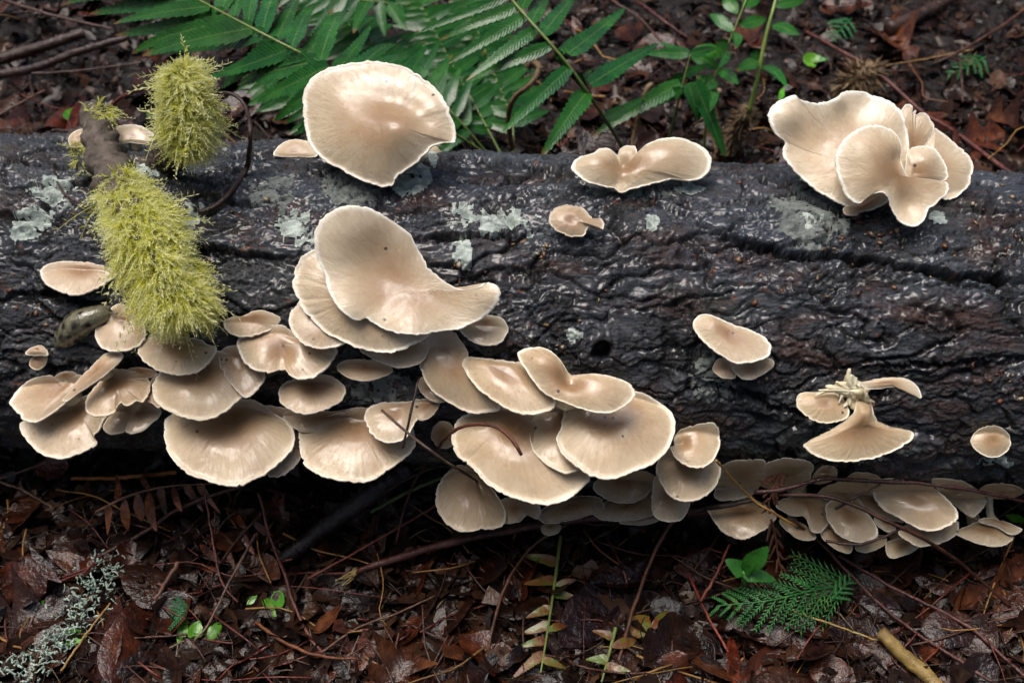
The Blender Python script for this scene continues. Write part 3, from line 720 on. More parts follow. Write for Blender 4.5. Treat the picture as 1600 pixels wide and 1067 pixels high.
# --- left end
m('lone oval shelf cap left of the mossy branch', ('L', 125, 411), (135, 424), 8,
  [(62, 427), (74, 414), (101, 409), (135, 411), (169, 419), (184, 429), (169, 441), (148, 453), (118, 461), (91, 456), (72, 444)], tint=(.95, .89, .86))
m('nibbled cap at the slug\'s head', ('L', 195, 482), (198, 505), 25,
  [(177, 480), (190, 476), (215, 490), (228, 515), (222, 536), (203, 547), (176, 550), (157, 542), (149, 526), (151, 513), (165, 508), (172, 495), (173, 486)], tint=(.98, .93, .9))
m('wide cap whose back is covered by the hanging moss tip', ('O', 278, 528, .006), (278, 545), 16,
  [(216, 549), (223, 536), (236, 527), (270, 526), (310, 530), (325, 539), (339, 544), (332, 562), (310, 581), (280, 587), (250, 581), (226, 566)], tint=(1, .96, .92))
m('large glossy cap under the moss tip, above the biggest low cap', ('L', 320, 558), (320, 585), 20,
  [(246, 590), (262, 570), (300, 552), (332, 550), (350, 553), (371, 562), (391, 576), (398, 590), (386, 613), (364, 637), (338, 654), (314, 659), (287, 654), (260, 642), (243, 627), (239, 606)], H=.006, tint=(.98, .93, .85))
m('narrow cap edge squeezed behind the large glossy cap', ('L', 378, 545), (375, 565), 22,
  [(345, 552), (361, 541), (385, 545), (400, 565), (416, 583), (406, 606), (383, 622), (360, 600), (345, 575)], tint=TD)
m('small pointed cap leaning over the double-lobed cap', ('L', 395, 489), (398, 498), 18,
  [(349, 505), (364, 496), (378, 496), (398, 487), (416, 487), (439, 498), (425, 513), (405, 523), (378, 527), (358, 520)], tint=(.9, .84, .78))
m('double-lobed cap with a notch in its front edge', ('L', 440, 512), (440, 540), 20,
  [(371, 543), (376, 528), (400, 515), (429, 508), (449, 513), (472, 530), (499, 543), (526, 544), (523, 560), (506, 581), (480, 594), (457, 590), (446, 578), (440, 578), (436, 577), (415, 583), (388, 573)],
  bumps=[(440, 560, 16, -.004)], tint=(.93, .87, .82))
m('oval brownish cap below the notched double-lobed cap', ('L', 490, 588), (488, 602), 10,
  [(435, 616), (442, 602), (460, 592), (490, 586), (514, 588), (533, 598), (540, 611), (530, 630), (500, 645), (469, 647), (443, 634)], tint=TD)
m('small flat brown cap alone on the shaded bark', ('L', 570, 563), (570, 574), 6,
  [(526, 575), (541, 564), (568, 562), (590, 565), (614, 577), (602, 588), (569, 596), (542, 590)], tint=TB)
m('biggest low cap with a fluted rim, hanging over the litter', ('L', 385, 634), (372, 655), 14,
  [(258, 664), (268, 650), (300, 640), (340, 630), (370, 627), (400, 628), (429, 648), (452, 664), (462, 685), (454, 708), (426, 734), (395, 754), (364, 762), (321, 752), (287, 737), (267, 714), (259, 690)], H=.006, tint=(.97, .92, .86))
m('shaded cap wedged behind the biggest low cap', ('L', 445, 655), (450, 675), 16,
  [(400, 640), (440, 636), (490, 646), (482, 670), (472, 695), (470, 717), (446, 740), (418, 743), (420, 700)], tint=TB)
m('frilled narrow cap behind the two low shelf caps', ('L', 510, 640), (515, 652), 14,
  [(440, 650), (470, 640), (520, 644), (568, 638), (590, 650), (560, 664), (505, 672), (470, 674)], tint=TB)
m('wide low cap beside the dark slanting branch', ('L', 565, 650), (560, 668), 14,
  [(468, 680), (472, 668), (490, 658), (525, 648), (565, 640), (605, 645), (640, 662), (650, 690), (646, 704), (629, 720), (609, 735), (582, 751), (548, 755), (501, 745), (477, 728), (470, 706)], H=.006, tint=(.94, .89, .83))
m('flap cap lying over the wide low cap', ('O', 615, 632, .008), (618, 645), 18,
  [(570, 657), (576, 638), (599, 630), (636, 628), (656, 624), (657, 640), (648, 662), (636, 684), (612, 693), (586, 685)], tint=(.96, .93, .9))
m('tiny shiny cap next to the flap cap', ('O', 668, 626, .004), (668, 634), 16,
  [(646, 640), (656, 625), (675, 624), (688, 629), (678, 647), (661, 658), (648, 651)], tint=TB)
m('little cap edge beneath the tall drooping cap', ('L', 675, 596), (678, 606), 22,
  [(653, 597), (664, 588), (690, 592), (705, 615), (696, 627), (676, 627), (657, 612)], tint=TD)
m('small grey-tan cap alone in the gap beside the central fan', ('Z', 690, 675, .105), (691, 676), 20,
  [(674, 678), (680, 664), (691, 658), (706, 664), (712, 680), (706, 697), (686, 699), (676, 690)], tint=TD)
# --- cluster at the left edge
m('tan lobe at the outer end of the leftmost clump', ('L', 108, 588), (100, 608), 20,
  [(17, 629), (31, 609), (49, 594), (78, 587), (89, 593), (102, 596), (124, 586), (140, 595), (120, 615), (105, 628), (93, 639), (73, 653), (54, 661), (39, 657), (30, 648), (22, 639)], roll=-6, tint=(1, .93, .87))
m('raised ridge lobe crossing over the leftmost clump', ('O', 172, 556, .012), (152, 580), 32,
  [(98, 627), (114, 607), (136, 580), (158, 557), (171, 551), (192, 551), (186, 567), (161, 588), (132, 610), (107, 627)], roll=-10, tint=(1, .92, .85))
m('wide lowest cap of the leftmost clump, close to the litter', ('L', 120, 628), (125, 645), 18,
  [(32, 664), (44, 656), (73, 653), (97, 636), (117, 624), (140, 620), (165, 630), (172, 645), (165, 655), (157, 671), (147, 685), (153, 692), (144, 702), (119, 713), (93, 718), (68, 711), (49, 697), (35, 678)], tint=(1, .95, .9))
m('frilled brown lobe in the middle of the leftmost clump', ('L', 195, 580), (185, 600), 18,
  [(133, 637), (136, 622), (156, 597), (180, 577), (219, 584), (236, 596), (230, 619), (223, 628), (214, 626), (207, 630), (198, 635), (190, 630), (182, 638), (178, 647), (157, 652), (139, 648)], tint=(.92, .82, .72))
m('plain oval lobe below the frilled brown lobe', ('L', 198, 632), (198, 643), 14,
  [(161, 669), (168, 653), (185, 635), (205, 626), (220, 630), (221, 643), (212, 660), (195, 674), (173, 679)], tint=(.95, .88, .8))
m('innermost glossy lobe of the leftmost clump', ('L', 225, 630), (225, 640), 12,
  [(205, 650), (222, 627), (236, 626), (253, 644), (240, 659), (219, 674), (197, 676)], tint=TD)
m('thin upright lobe between leftmost clump and large glossy cap', ('L', 240, 592), (238, 610), 20,
  [(228, 624), (234, 598), (246, 584), (258, 586), (252, 610), (250, 638), (238, 630)], tint=TD)
m('small dark cap above the frilled brown lobe', ('L', 222, 578), (221, 582), 8,
  [(200, 578), (219, 575), (245, 581), (235, 590), (214, 593), (205, 587)], tint=(.72, .62, .52))
m('tiny rim of a cap behind the outer tan lobe', ('L', 102, 582), (103, 588), 12,
  [(84, 593), (91, 584), (105, 580), (118, 583), (121, 592), (103, 598)], tint=TD)
m('tiny white double button, upper half, alone on the bark', ('O', 58, 546, .006), (60, 548), 30,
  [(40, 553), (48, 544), (64, 540), (74, 547), (75, 556), (62, 556), (50, 556)], H=.008, tint=TP)
m('tiny tan button under its white twin on the bark', ('O', 58, 562, .004), (59, 562), 28,
  [(46, 568), (52, 558), (66, 553), (74, 560), (68, 573), (57, 578), (48, 574)], H=.008, tint=(.95, .85, .75))
# --- central fan
m('tall drooping cap at the start of the central fan', ('L', 690, 516), (694, 545), 46,
  [(701, 515), (682, 512), (668, 520), (659, 541), (655, 562), (660, 585), (677, 612), (701, 629), (728, 644), (755, 646), (782, 639), (770, 620), (745, 598), (730, 570), (731, 550), (714, 524)], tint=(.97, .90, .82), bumps=[(700, 590, 30, .003)])
m('overlapping shingle cap between drooping cap and top shingle', ('O', 785, 560, .004), (785, 585), 18,
  [(723, 572), (729, 560), (751, 562), (802, 567), (820, 571), (850, 600), (868, 632), (857, 643), (832, 649), (802, 645), (778, 632), (751, 612), (731, 589)], tint=(1, .94, .86), H=.007)
m('top shingle cap of the central fan with a raised saddle', ('O', 860, 558, .016), (885, 602), 27,
  [(809, 553), (822, 546), (849, 547), (870, 561), (886, 580), (900, 586), (930, 586), (974, 596), (988, 605), (992, 617), (981, 632), (957, 646), (930, 646), (900, 637), (876, 628), (849, 615), (826, 588), (812, 565)],
  H=.004, bumps=[(850, 570, 26, .006), (890, 595, 14, -.004), (950, 615, 26, .003)], tint=(1.02, .97, .9))
m('broad pale fan cap below the top shingle with fluted surface', ('L', 960, 617), (945, 645), 17,
  [(869, 689), (876, 672), (880, 650), (890, 630), (940, 618), (994, 615), (1018, 625), (1045, 645), (1055, 666), (1046, 699), (1021, 725), (994, 737), (961, 750), (930, 748), (903, 733), (880, 713)], H=.007, tint=(1.04, 1.0, .94))
m('cap half hidden behind the broad pale fan cap', ('L', 868, 634), (880, 660), 17,
  [(881, 634), (858, 638), (836, 652), (828, 677), (832, 703), (849, 723), (876, 739), (898, 738), (920, 720), (910, 660)], tint=(1, .94, .86))
m('largest shining cap at the foot of the central fan', ('L', 785, 640), (795, 668), 22,
  [(734, 648), (713, 662), (706, 687), (714, 713), (738, 734), (765, 760), (795, 777), (829, 787), (859, 790), (890, 780), (910, 763), (922, 747), (905, 700), (860, 655), (832, 640), (778, 634)], H=.007, tint=(1.04, .99, .92))
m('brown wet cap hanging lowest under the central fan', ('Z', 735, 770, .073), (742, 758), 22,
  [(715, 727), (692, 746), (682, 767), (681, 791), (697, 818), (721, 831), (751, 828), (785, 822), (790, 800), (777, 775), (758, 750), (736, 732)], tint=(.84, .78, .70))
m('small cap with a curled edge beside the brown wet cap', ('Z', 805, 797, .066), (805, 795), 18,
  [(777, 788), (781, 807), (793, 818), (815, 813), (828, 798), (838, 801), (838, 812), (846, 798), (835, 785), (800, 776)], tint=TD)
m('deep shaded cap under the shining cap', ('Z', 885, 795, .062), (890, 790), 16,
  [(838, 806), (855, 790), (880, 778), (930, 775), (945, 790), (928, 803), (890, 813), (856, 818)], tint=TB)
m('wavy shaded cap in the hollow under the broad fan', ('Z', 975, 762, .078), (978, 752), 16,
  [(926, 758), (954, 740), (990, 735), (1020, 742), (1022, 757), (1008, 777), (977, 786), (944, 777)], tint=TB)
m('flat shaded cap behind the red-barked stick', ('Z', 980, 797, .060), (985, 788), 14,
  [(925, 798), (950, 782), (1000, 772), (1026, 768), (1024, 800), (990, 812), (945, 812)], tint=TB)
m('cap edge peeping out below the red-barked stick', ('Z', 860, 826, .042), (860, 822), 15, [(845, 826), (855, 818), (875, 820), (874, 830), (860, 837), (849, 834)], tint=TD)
m('thin cap rim under the pale end of the red-barked stick', ('Z', 1000, 814, .046), (1000, 809), 12, [(968, 815), (985, 803), (1015, 802), (1030, 812), (1008, 819), (985, 819)], tint=TD)
m('pinched cap with an inward fold above the paired drooping cap', ('L', 1095, 664), (1072, 690), 20,
  [(1053, 683), (1065, 671), (1086, 664), (1116, 662), (1124, 679), (1123, 703), (1109, 725), (1089, 732), (1063, 722), (1047, 700), (1056, 693)], bumps=[(1062, 692, 12, -.004)], H=.006, tint=(1.02, .97, .9))
m('drooping cap directly under the pinched folded cap', ('L', 1080, 706), (1078, 722), 17,
  [(1025, 731), (1035, 709), (1048, 700), (1085, 698), (1110, 712), (1126, 728), (1124, 747), (1112, 767), (1090, 782), (1065, 784), (1045, 774), (1031, 753)], H=.006, tint=(1, .93, .84))
m('tongue shaped cap hanging below the drooping pair', ('Z', 1045, 785, .083), (1044, 770), 30,
  [(1023, 745), (1019, 770), (1018, 797), (1028, 811), (1050, 816), (1068, 809), (1077, 787), (1070, 765), (1045, 745)], tint=(1, .94, .86))
# --- right half
m('white slanting cap, upper of the stacked pair on dark bark', ('O', 1140, 512, .006), (1135, 525), 20,
  [(1083, 514), (1087, 499), (1100, 494), (1121, 501), (1141, 508), (1171, 517), (1195, 529), (1204, 544), (1200, 558), (1181, 566), (1151, 569), (1127, 556), (1100, 537)], tint=T1, bumps=[(1110, 510, 20, .003)])
m('smaller cap under the white slanting cap', ('L', 1175, 560), (1172, 572), 16,
  [(1139, 566), (1151, 585), (1165, 594), (1188, 588), (1206, 575), (1209, 564), (1195, 559), (1165, 560)], tint=(1, .97, .92))
m('tiny fan cap at the corner of the stacked pair', ('L', 1132, 562), (1133, 573), 20, [(1113, 577), (1123, 561), (1140, 566), (1150, 588), (1140, 592), (1127, 590)], tint=TD)
m('round button cap with a dark crumb, low on the log', ('O', 1548, 688, .008), (1550, 687), 42,
  [(1516, 687), (1526, 674), (1543, 665), (1566, 669), (1579, 682), (1578, 699), (1563, 712), (1543, 714), (1523, 702)], H=.006, tint=(1.02, .99, .92))
# --- crowd under the log
UG = 'caps crowded under the log'
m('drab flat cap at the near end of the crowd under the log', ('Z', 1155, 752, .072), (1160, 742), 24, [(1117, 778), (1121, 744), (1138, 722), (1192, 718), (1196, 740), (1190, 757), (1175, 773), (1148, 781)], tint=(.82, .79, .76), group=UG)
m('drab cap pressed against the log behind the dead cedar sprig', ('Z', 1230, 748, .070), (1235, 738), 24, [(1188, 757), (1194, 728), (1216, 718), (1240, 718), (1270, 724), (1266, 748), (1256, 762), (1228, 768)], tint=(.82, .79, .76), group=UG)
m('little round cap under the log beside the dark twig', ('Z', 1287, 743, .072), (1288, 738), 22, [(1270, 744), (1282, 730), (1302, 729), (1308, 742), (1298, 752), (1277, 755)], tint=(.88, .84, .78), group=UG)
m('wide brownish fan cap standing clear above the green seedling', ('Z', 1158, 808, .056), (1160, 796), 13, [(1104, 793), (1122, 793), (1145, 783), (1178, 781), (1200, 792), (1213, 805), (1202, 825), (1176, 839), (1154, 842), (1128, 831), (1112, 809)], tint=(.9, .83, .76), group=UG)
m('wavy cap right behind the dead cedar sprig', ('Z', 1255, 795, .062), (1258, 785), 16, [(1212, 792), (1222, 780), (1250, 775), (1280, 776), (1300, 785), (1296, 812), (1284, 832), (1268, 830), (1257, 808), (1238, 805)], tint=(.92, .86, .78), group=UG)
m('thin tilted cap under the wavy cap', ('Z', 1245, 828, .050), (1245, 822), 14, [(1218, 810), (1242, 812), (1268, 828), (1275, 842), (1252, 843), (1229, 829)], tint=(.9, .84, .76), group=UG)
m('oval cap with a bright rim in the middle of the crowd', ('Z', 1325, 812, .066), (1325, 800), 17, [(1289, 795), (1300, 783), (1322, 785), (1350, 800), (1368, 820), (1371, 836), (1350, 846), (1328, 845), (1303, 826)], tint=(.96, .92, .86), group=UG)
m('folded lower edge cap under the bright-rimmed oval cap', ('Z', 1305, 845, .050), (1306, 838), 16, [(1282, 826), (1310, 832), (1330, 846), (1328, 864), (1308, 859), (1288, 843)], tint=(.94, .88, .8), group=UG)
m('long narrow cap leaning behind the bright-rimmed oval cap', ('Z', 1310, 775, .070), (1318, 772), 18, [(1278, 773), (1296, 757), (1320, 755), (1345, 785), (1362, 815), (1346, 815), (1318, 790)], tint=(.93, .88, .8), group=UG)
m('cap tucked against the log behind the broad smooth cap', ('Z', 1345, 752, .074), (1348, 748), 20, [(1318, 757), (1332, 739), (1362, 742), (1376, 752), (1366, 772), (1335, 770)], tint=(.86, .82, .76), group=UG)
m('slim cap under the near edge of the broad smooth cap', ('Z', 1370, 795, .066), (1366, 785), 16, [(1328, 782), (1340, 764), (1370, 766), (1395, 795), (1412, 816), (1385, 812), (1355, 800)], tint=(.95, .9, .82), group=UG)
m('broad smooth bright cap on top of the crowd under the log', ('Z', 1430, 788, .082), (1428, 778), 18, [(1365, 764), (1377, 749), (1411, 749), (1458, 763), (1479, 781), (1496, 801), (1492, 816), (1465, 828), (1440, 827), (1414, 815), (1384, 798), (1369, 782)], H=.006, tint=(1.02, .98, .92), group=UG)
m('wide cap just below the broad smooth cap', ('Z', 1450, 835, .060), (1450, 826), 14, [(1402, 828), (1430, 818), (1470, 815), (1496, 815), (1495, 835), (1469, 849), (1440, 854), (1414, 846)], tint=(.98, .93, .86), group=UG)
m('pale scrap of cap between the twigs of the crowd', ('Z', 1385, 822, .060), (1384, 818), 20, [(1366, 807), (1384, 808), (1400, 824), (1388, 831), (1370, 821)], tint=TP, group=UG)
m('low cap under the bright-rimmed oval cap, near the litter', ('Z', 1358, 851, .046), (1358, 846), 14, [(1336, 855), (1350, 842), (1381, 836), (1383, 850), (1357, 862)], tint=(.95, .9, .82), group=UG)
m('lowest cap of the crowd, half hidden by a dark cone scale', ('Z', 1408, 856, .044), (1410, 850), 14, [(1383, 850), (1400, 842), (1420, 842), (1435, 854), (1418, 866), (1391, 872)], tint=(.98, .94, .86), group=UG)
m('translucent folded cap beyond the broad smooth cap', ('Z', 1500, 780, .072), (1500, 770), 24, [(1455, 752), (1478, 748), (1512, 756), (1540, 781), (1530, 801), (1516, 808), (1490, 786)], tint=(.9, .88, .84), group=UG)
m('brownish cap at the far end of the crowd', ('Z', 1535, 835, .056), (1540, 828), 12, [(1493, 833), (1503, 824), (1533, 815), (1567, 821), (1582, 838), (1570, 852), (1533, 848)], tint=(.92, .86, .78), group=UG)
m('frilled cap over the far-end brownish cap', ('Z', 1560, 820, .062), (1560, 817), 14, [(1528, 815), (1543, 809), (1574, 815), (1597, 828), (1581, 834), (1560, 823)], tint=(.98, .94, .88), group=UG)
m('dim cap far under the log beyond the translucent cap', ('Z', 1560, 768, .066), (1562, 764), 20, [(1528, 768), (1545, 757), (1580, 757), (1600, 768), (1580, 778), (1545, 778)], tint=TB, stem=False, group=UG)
# --- torn mushroom: a ragged stump with three remains
def torn():
    o0 = on_log(1338, 606, .004); root = empty('torn_mushroom', o0)
    tag(root, 'torn ragged white mushroom with three broken lobes on dark bark', 'mushroom')
    def lobe(nm, anchor, ctr, tilt, outl, **kw):
        r = mushroom('x', anchor, ctr, tilt, outl, stem=False, **kw)
        loc = np.array(r.location)
        for c in list(r.children):
            c.parent = root; c.location = loc-o0
            c.name = nm
        bpy.data.objects.remove(r)
    lobe('cupped_lobe', ('O', 1285, 630, .012), (1288, 632), 28, [(1244, 633), (1249, 616), (1268, 613), (1303, 614), (1320, 627), (1326, 647), (1310, 660), (1283, 661), (1259, 650)], H=.008, tint=(1.02, .98, .88))
    lobe('hanging_lobe', ('O', 1345, 640, .014), (1342, 668), 36, [(1256, 699), (1263, 689), (1296, 672), (1328, 650), (1338, 624), (1358, 630), (1364, 652), (1384, 665), (1411, 671), (1425, 676), (1425, 686), (1398, 704), (1357, 717), (1310, 721), (1276, 713)],
         H=.005, bumps=[(1345, 650, 20, .006), (1342, 705, 40, -.003)], tint=(.98, .94, .86))
    lobe('arm_lobe', ('O', 1380, 600, .020), (1385, 598), 45, [(1343, 598), (1360, 594), (1381, 590), (1411, 590), (1431, 601), (1440, 618), (1436, 622), (1424, 609), (1398, 605), (1357, 608)], H=.004, tint=TP, wav=.0005)
    mb = MB(); rng = np.random.default_rng(8)
    ends = [(1327, 576, .0030), (1331, 586, .0022), (1279, 610, .0032), (1290, 603, .0028), (1306, 597, .0032), (1367, 628, .0026), (1358, 622, .0028), (1310, 631, .0024), (1318, 636, .0022), (1327, 634, .0020), (1272, 619, .0020), (1349, 655, .0036), (1340, 650, .0030), (1380, 600, .0028), (1362, 606, .0030)]
    for ex, ey, r0 in ends:
        bx, by = 1338+rng.normal()*4, 607+rng.normal()*3
        P = np.array([on_log(bx, by, .010), on_log((bx+ex)/2+rng.normal()*3, (by+ey)/2+rng.normal()*3, .014), on_log(ex, ey, .016)]); P = crom(P, 9)
        V, F = tube(P, np.linspace(r0*1.25, r0*.18, 9)*(1+.4*pn(np.arange(9)*.9, r0*9e3+ex, 2)), 9, 1.4, ex)
        ctr = P.mean(0); nv = unit(CAM-ctr); V = V-np.outer(((V-ctr)@nv)*.55, nv); mb.add(V, F)
    obj('torn_flesh', mb.mesh('torn_flesh', M_FLESH, origin=o0), root)
torn()
# white side stem of the small brown cap ends in a pale knob
obj_k = tag(obj('mushroom_button', None), 'white knob beside the small brown spoon cap', 'mushroom') if False else None

# ------------------------------------------------------------------ moss on broken branches
def moss(path, rad, count, label, seed, L0=.011, rough_tip=0.25):
    rng = np.random.default_rng(seed)
    P = crom(np.array(path), 40); T = unit(np.gradient(P, axis=0)); n = len(P)
    rr = np.interp(np.linspace(0, 1, n), np.linspace(0, 1, len(rad)), rad)
    Vs, Fs, As = [], [], []; base = 0
    for i in range(count):
        t = rng.random(); f = t*(n-1); j = int(f); p = P[j]+(P[min(j+1, n-1)]-P[j])*(f-j); tg = T[j]
        a = rng.random()*2*math.pi
        ref = np.array([0, 0, 1.0]) if abs(tg[2]) < .9 else np.array([1.0, 0, 0])
        e1 = unit(np.cross(ref, tg)); e2 = np.cross(tg, e1)
        rd = e1*math.cos(a)+e2*math.sin(a)
        lump = 1+.45*pn(t*9+seed, math.cos(a)*2.0, math.sin(a)*2.0)
        core = rr[j]*.62*lump
        b = p+rd*core*(.55+.45*rng.random())
        dr = unit(rd*.8+tg*(.45+.3*rng.normal())+rng.normal(size=3)*.28+np.array([.12, -.15, -.12]))
        L = L0*(.6+.8*rng.random())*lump
        if rng.random() < .03: L *= 1.9
        k = 7
        side = unit(np.cross(dr, rng.normal(size=3))); nrm = np.cross(dr, side)
        droop = np.array([0, 0, -1.0])*L*.28
        bend = rng.normal(size=3)*L*.10
        q = np.linspace(0, 1, k)[:, None]
        C = b+dr*L*q+(droop+bend)*q*q
        wd = .00042*(1-.75*q)
        verts = [C+side*wd, C-side*wd]
        V = np.stack(verts, 1).reshape(-1, 3); F = [[2*x+base, 2*x+1+base, 2*x+3+base, 2*x+2+base] for x in range(k-1)]
        v0 = np.clip(.70+.20*rng.normal()+.12*pn(t*9, a*2, seed), 0, 1)
        A = np.repeat(np.clip(v0-.42+np.linspace(0, .72, k), 0, 1), 2)
        nb = 2*k; LV_ = []; LA_ = []
        for x in range(1, k):
            ll = L*.24*(1-.55*x/k); c = C[x]
            for sg in (-1, 1):
                d2 = unit(dr*.8+sg*side*.75+nrm*rng.normal()*.45)
                LV_ += [c-dr*.0004, c+d2*ll*.5+nrm*ll*.16, c+d2*ll, c+d2*ll*.5-nrm*ll*.16]
                F.append([base+nb, base+nb+1, base+nb+2, base+nb+3]); nb += 4
                LA_ += [A[2*x], A[2*x]+.08, min(1, A[2*x]+.22), A[2*x]+.08]
        Vs.append(np.vstack([V, np.array(LV_)])); Fs += F; As.append(np.clip(np.concatenate([A, LA_]), 0, 1)); base += nb
    V = np.vstack(Vs); c = P.mean(0)
    o = obj('moss', mesh('moss', V-c, Fs, M_MOSS, False, {'var': np.concatenate(As)}), None, c)
    tag(o, label, 'moss', 'moss clumps on the broken branches', 'stuff')
def branch(name, path, rad, label, mat, cat='branch', group=None, sides=14, rough=.25, n=26, color=None, seg=None):
    P = crom(np.array(path), n); r = np.interp(np.linspace(0, 1, n), np.linspace(0, 1, len(rad)), rad)
    q_ = np.arange(n); r = r*(1+.05*np.sin(q_*1.3)+.07*pn(q_*.6, 3.1, 1)+.08*pn(q_*.13, 7.1, 2))
    V, F = tube(P, r, sides, rough, P[0, 0]*100)
    o = obj(name, mesh(name, V-P[0], F, mat), None, P[0], color)
    tag(o, label, cat, group); return o
LP = lambda x, y, off: on_log(x, y, off)
B1 = [at_y(146, 172, .075), at_y(155, 205, .045), LP(172, 262, .012), LP(205, 330, .024), LP(240, 410, .034), LP(285, 500, .040)]
branch('broken_branch', B1, [.0075, .0105, .0120, .011, .009, .005], 'dead branch lying over the log, bare and ringed at its upper end', M_STUB, rough=.5, n=130, sides=22)
moss([LP(188, 290, .016), LP(215, 340, .022), LP(243, 400, .030), LP(268, 455, .034), LP(288, 500, .036)], [.015, .020, .024, .025, .019], 7600, 'long bright yellow-green moss sleeve hanging down the front of the log', 5, .0098)
B2 = [LP(252, 262, -.006), at_y(268, 210, -.005), at_y(283, 150, .0), at_y(276, 100, .01)]
branch('broken_branch', B2, [.011, .009, .006, .003], 'short dark branch stub standing up under a moss cap', M_STUB, rough=.5, n=60, sides=18)
moss([at_y(290, 240, -.006), at_y(294, 195, -.004), at_y(292, 150, .0), at_y(278, 106, .006)], [.012, .0165, .0150, .006], 4200, 'upright tuft of yellow-green moss on a stub at the log crest', 6, .0092)
moss([at_y(135, 188, .05), at_y(160, 180, .05), at_y(176, 190, .05)], [.010, .010, .008], 140, 'thin ring of moss round the bare branch tip', 8, .008)
moss([LP(118, 232, .0), LP(128, 245, .0), LP(136, 275, .0)], [.006, .008, .005], 150, 'few sparse moss shoots at the foot of the bare branch', 9, .007)

# ------------------------------------------------------------------ slug
def slug():
    P = crom(np.array([on_log(83, 548, .003), on_log(100, 528, .007), on_log(122, 506, .010), on_log(146, 495, .010), on_log(164, 489, .008), on_log(174, 485, .008)]), 40)
    n = len(P); t = np.linspace(0, 1, n)
    wd = np.interp(t, [0, .06, .25, .55, .8, .92, 1], [.0006, .0025, .0068, .0085, .0065, .0048, .0022])
    ht = np.interp(t, [0, .06, .25, .55, .8, .92, 1], [.0006, .0030, .0075, .0092, .0070, .0050, .0025])
    ht = ht*(1+.14*np.exp(-((t-.62)/.16)**2))
    T = unit(np.gradient(P, axis=0)); m = 22; V = []; spot = []; bel = []
    s_, th_, r_ = logloc(P); N0 = unit(logpos(s_, th_, r_+.01)-P)
    for i in range(n):
        B = unit(np.cross(T[i], N0[i])); N = np.cross(B, T[i])
        a = np.arange(m)/m*2*math.pi; c, s = np.cos(a), np.sin(a)
        y = np.where(s > 0, s*ht[i], s*ht[i]*.35); x = c*wd[i]*(1+.25*np.maximum(0, -s))
        y = y + np.where(t[i] < .45, .0012*np.exp(-((a-math.pi/2)/.25)**2), 0)*min(1, t[i]*8)     # keel
        V.append(P[i]-N0[i]*.004+x[:, None]*B+y[:, None]*N)
        sp = np.zeros(m)
        for (st, sa, sr) in [(.16, 1.2, .05), (.24, 1.9, .05), (.30, .9, .05), (.36, 1.7, .06), (.42, 1.1, .05), (.47, 2.1, .05), (.52, .8, .05), (.60, 1.5, .06), (.68, 2.2, .04), (.70, 1.0, .05), (.2, .5, .04), (.4, .45, .05), (.33, 2.5, .05), (.56, 2.6, .04)]:
            sp = np.maximum(sp, 1-sstep(.6, 1.1, np.hypot((t[i]-st)/sr, (a-sa)/.30)))
        spot.append(sp); bel.append(np.clip(-s, 0, 1))
    V = np.vstack(V); F = grid_faces(n, m, True).tolist()
    V = np.vstack([V, P[:1]-N0[:1]*.003, P[-1:]-N0[-1:]*.003]); k = n*m
    F += [[(j+1) % m, j, k] for j in range(m)]+[[(n-1)*m+j, (n-1)*m+(j+1) % m, k+1] for j in range(m)]
    root = empty('slug', P[20]-N0[20]*.007); o0 = np.array(root.location)
    tag(root, 'dark olive spotted slug crawling on the bark toward a nibbled cap', 'slug')
    obj('body', mesh('body', V-o0, F, M_SLUG, True, {'spot': np.append(np.concatenate(spot), [0, 0]), 'belly': np.append(np.concatenate(bel), [0, 0])}), root)
    for sg in (-1, 1):
        e = P[-2]; B = unit(np.cross(T[-1], N0[-1]))
        Q = crom(np.array([e+B*sg*.0012, e+T[-1]*.003+N0[-1]*.002+B*sg*.002, e+T[-1]*.0055+N0[-1]*.0045+B*sg*.0032]), 6)
        v, f = tube(Q-o0, [.0007, .0006, .0005, .0005, .0006, .0007], 7); obj('tentacle', mesh('tentacle', v, f, M_SLUG), root)
slug()

# ------------------------------------------------------------------ ferns
def pinna_mesh(kind, seed):
    """unit pinna along +X, toothed edge, folded along the midrib, unit width"""
    rng = np.random.default_rng(seed); n = 15
    x = np.linspace(0, 1, n)
    prof = np.power(np.clip(1-x, 0, 1), .62)*np.clip(.55+x*3.2, 0, 1) if kind == 0 else np.sin(np.clip(x*.96+.04, 0, 1)*math.pi)**.7
    prof = np.maximum(prof, .015)
    V = []; mid = []; vein = []; al = []
    xs = np.repeat(x, 2)[:-1].copy(); xs[1::2] = (x[:-1]+x[1:])/2
    pr = np.interp(xs, x, prof)
    wig = .03*np.sin(xs*5+seed)
    for r, (yy, zz) in enumerate(((-1, .16), (-.5, .06), (0, -.03), (.5, .06), (1, .16))):
        tooth = np.where(np.arange(len(xs)) % 2 == 0, .86, 1.06) if abs(yy) == 1 else np.ones(len(xs))
        sh = .030*np.where(np.arange(len(xs)) % 2 == 1, 1, 0) if abs(yy) == 1 else 0
        Y = yy*.5*pr*tooth + wig*0; X_ = np.clip(xs+sh*(xs < .95), 0, 1.0)
        Z = zz*pr*(.6+.2*math.sin(seed))+.02*pr*np.sin(xs*9+yy*2+seed)
        if seed % 3 == 0: Z = Z-.25*xs**2*0
        V.append(np.stack([X_, Y, Z], 1)); mid.append(np.full(len(xs), 1-abs(yy))); vein.append(np.arange(len(xs)) % 2*1.0); al.append(xs)
    V = np.vstack(V); F = grid_faces(5, len(xs)).tolist()
    return V, F, {'mid': np.concatenate(mid), 'vein': np.concatenate(vein), 'along': np.concatenate(al)}
PV = []
